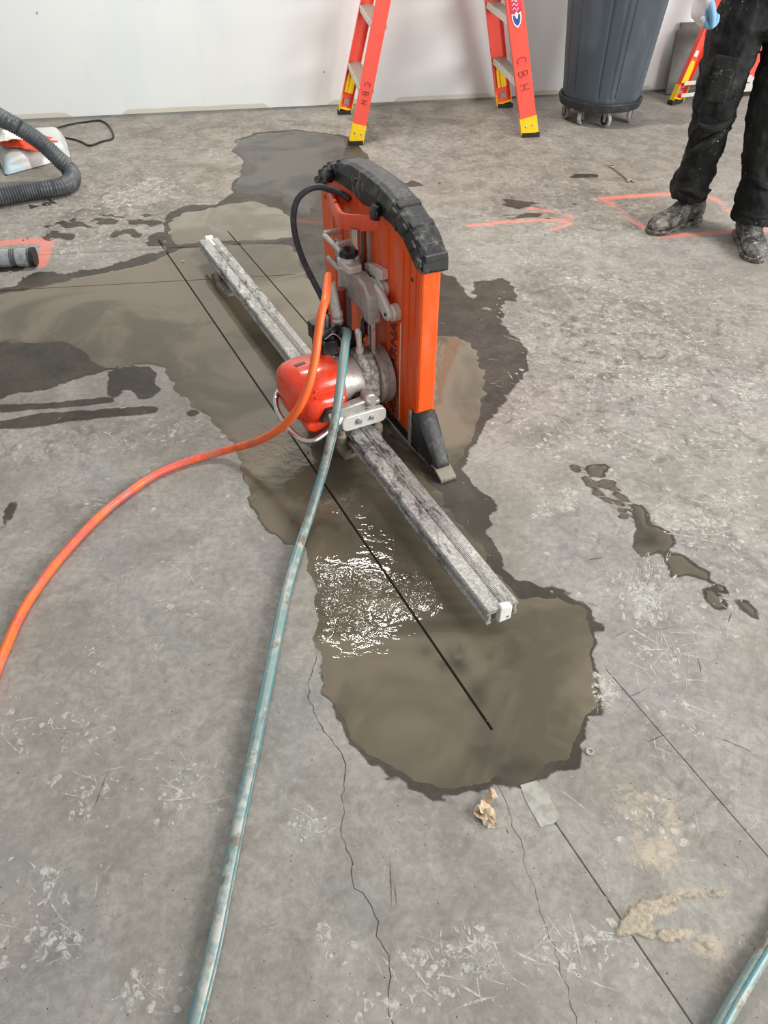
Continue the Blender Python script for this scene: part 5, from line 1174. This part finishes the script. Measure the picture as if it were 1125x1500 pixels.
# ------------------------------------------------------------ small things on the floor
def wrench():
    a, b = fl(894, 243, .004), fl(924, 266, .004); d = (b-a).normalized(); s = Vector((-d.y, d.x, 0)); L = (b-a).length; m = MB(); z = Vector((0, 0, 1))
    m.prism([(.020, -.006), (L-.022, -.007), (L-.022, .007), (.020, .006)], a-z*.0015, d, s, z, .006)
    n = 24; ro, ri = .017, .0095; vs = []; fs = []
    for r_ in (ro, ri):
        for h in (-.004, .007):
            for i in range(n): vs.append(a+d*.012+(d*math.cos(2*math.pi*i/n)+s*math.sin(2*math.pi*i/n))*r_+z*h)
    for i in range(n):
        j = (i+1) % n; fs += [(i, j, n+j, n+i), (2*n+j, 2*n+i, 3*n+i, 3*n+j), (n+i, n+j, 3*n+j, 3*n+i), (j, i, 2*n+i, 2*n+j)]
    m.add(vs, fs)
    m.prism([(L-.030, -.008), (L-.018, -.019), (L+.004, -.019), (L+.006, -.009), (L-.012, -.008), (L-.012, .006), (L+.010, .008), (L+.007, .017), (L-.016, .018), (L-.030, .008)], a-z*.003, d, s, z, .008)
    tag(m.build('wrench', 'wrench', None, smooth=False, bevel=.001), 'small steel combination wrench lying beyond the pink square', 'wrench')
wrench()
def paper():
    random.seed(5); m = MB()
    path = crom(P3([(727, 1163, .010), (722, 1162, .018), (716, 1166, .014), (712, 1176, .006), (709, 1186, .010), (702, 1183, .020), (700, 1190, .005), (708, 1194, .012), (718, 1190, .019), (721, 1196, .012), (712, 1201, .006), (719, 1206, .004), (726, 1204, .003)]), 4)
    L = []; n = len(path)
    for i, p in enumerate(path):
        t = (path[min(i+1, n-1)]-path[max(i-1, 0)]).normalized(); a = .5*math.sin(i*.55)+random.uniform(-.2, .2)
        q = t.cross(Vector((0, 0, 1))).normalized()*math.cos(a)+Vector((0, 0, 1))*math.sin(a); w = random.uniform(.007, .0115)
        for k in (-1, -.3, .4, 1): L.append(Vector((p.x+q.x*w*k, p.y+q.y*w*k, max(.0012, p.z+q.z*w*k+random.uniform(-.0012, .0012)))))
    m.add(L, [(i*4+k, i*4+k+1, i*4+k+5, i*4+k+4) for i in range(n-1) for k in range(3)])
    o = m.build('paper_scrap', 'paper', None, smooth=False); s = o.modifiers.new('t', 'SOLIDIFY'); s.thickness = .0008
    tag(o, 'crumpled brown paper scrap lying by the tip of the puddle', 'paper')
paper()
def tape():
    t = NT('dusty_clear_tape'); v = t.obj(); col = t.mix(t.ss(t.noise(v, 40, 5), .4, .65), lin((190, 188, 180)), lin((166, 162, 148)))
    t.out(col, .35, 0, t.bump(t.noise(v, 90, 3), .2, .002), alpha=.8); m = MB()
    P = [fl(*p, .0012) for p in ((762, 1150), (770, 1172), (781, 1192), (792, 1212), (800, 1209), (811, 1206), (823, 1196), (812, 1180), (800, 1160), (786, 1143))]
    m.add(P+[p-Vector((0, 0, .0009)) for p in P], [tuple(range(10)), tuple(reversed(range(10, 20)))]+[(i, i+10, (i+1) % 10+10, (i+1) % 10) for i in range(10)])
    tag(m.build('tape_strip', t.m, None, smooth=False), 'strip of dusty tape stuck over the floor joint', 'tape')
tape()
def anchor(x, y, label):
    c = fl(x, y, 0); m = MB(); n = 24; vs = []; fs = []; z = Vector((0, 0, 1))
    for r_, h in ((.0085, 0.0), (.0085, .004), (.0055, .004), (.0050, .0008), (.0, .0008)):
        for i in range(n): a = 2*math.pi*i/n; vs.append(c+Vector((math.cos(a), math.sin(a), 0))*max(r_, .0002)+z*h)
    for k in range(4):
        for i in range(n): j = (i+1) % n; fs.append((k*n+i, k*n+j, (k+1)*n+j, (k+1)*n+i))
    m.add(vs, fs); tag(m.build('floor_anchor', 'alu', None), label, 'anchor')
anchor(864, 1102, 'small steel anchor sleeve set in the floor beside the dust')
anchor(268, 384, 'small steel anchor sleeve between the two cross cuts')
# swept ridge of concrete dust
def dust():
    al = np.arange(0, 1, .02)
    P = fpoly([(900, 1350), (915, 1333), (950, 1314), (1000, 1303), (1066, 1301), (1064, 1318), (1010, 1322), (975, 1334), (955, 1348), (962, 1362), (1000, 1362), (1050, 1380), (1052, 1398), (1000, 1378), (966, 1384), (940, 1380), (925, 1374), (903, 1374)])
    xs = np.arange(min(p[0] for p in P)-.02, max(p[0] for p in P)+.02, .003); ys = np.arange(min(p[1] for p in P)-.02, max(p[1] for p in P)+.02, .003)
    X, Y = np.meshgrid(xs, ys, indexing='ij'); s = sdf_poly(X, Y, P)+fbm(X, Y, 45, 4, 5)*.024
    Z = np.clip(-s*.30, -.002, .0028)+np.where(s < 0, (fbm(X, Y, 160, 3, 9)+.3)*.0012, 0)
    ok = s < .006; keep = ok[:-1, :-1] | ok[1:, 1:]
    me, used = grid_mesh('dust_ridge', X, Y, Z, keep); o = bpy.data.objects.new('dust_ridge', me); COL.objects.link(o)
    add_attr(me, used, cover=np.clip(-s/.013, 0, 1))
    t = NT('beige_concrete_dust'); v = t.obj(); n = t.noise(v, 110, 5, .7)
    t.out(t.mix(t.ss(n, .35, .65), lin((160, 150, 134)), lin((194, 181, 161))), .95, 0, t.bump(t.noise(v, 330, 3), .25, .003), .1, alpha=t.math('MULTIPLY', t.ss(t.math('ADD', t.attr('cover'), t.math('MULTIPLY', t.math('SUBTRACT', n, .5), 1.2)), .05, .75), .9)); me.materials.append(t.m); tag(o, 'ridge of beige concrete dust swept across the floor joint', 'dust', kind='stuff')
dust()
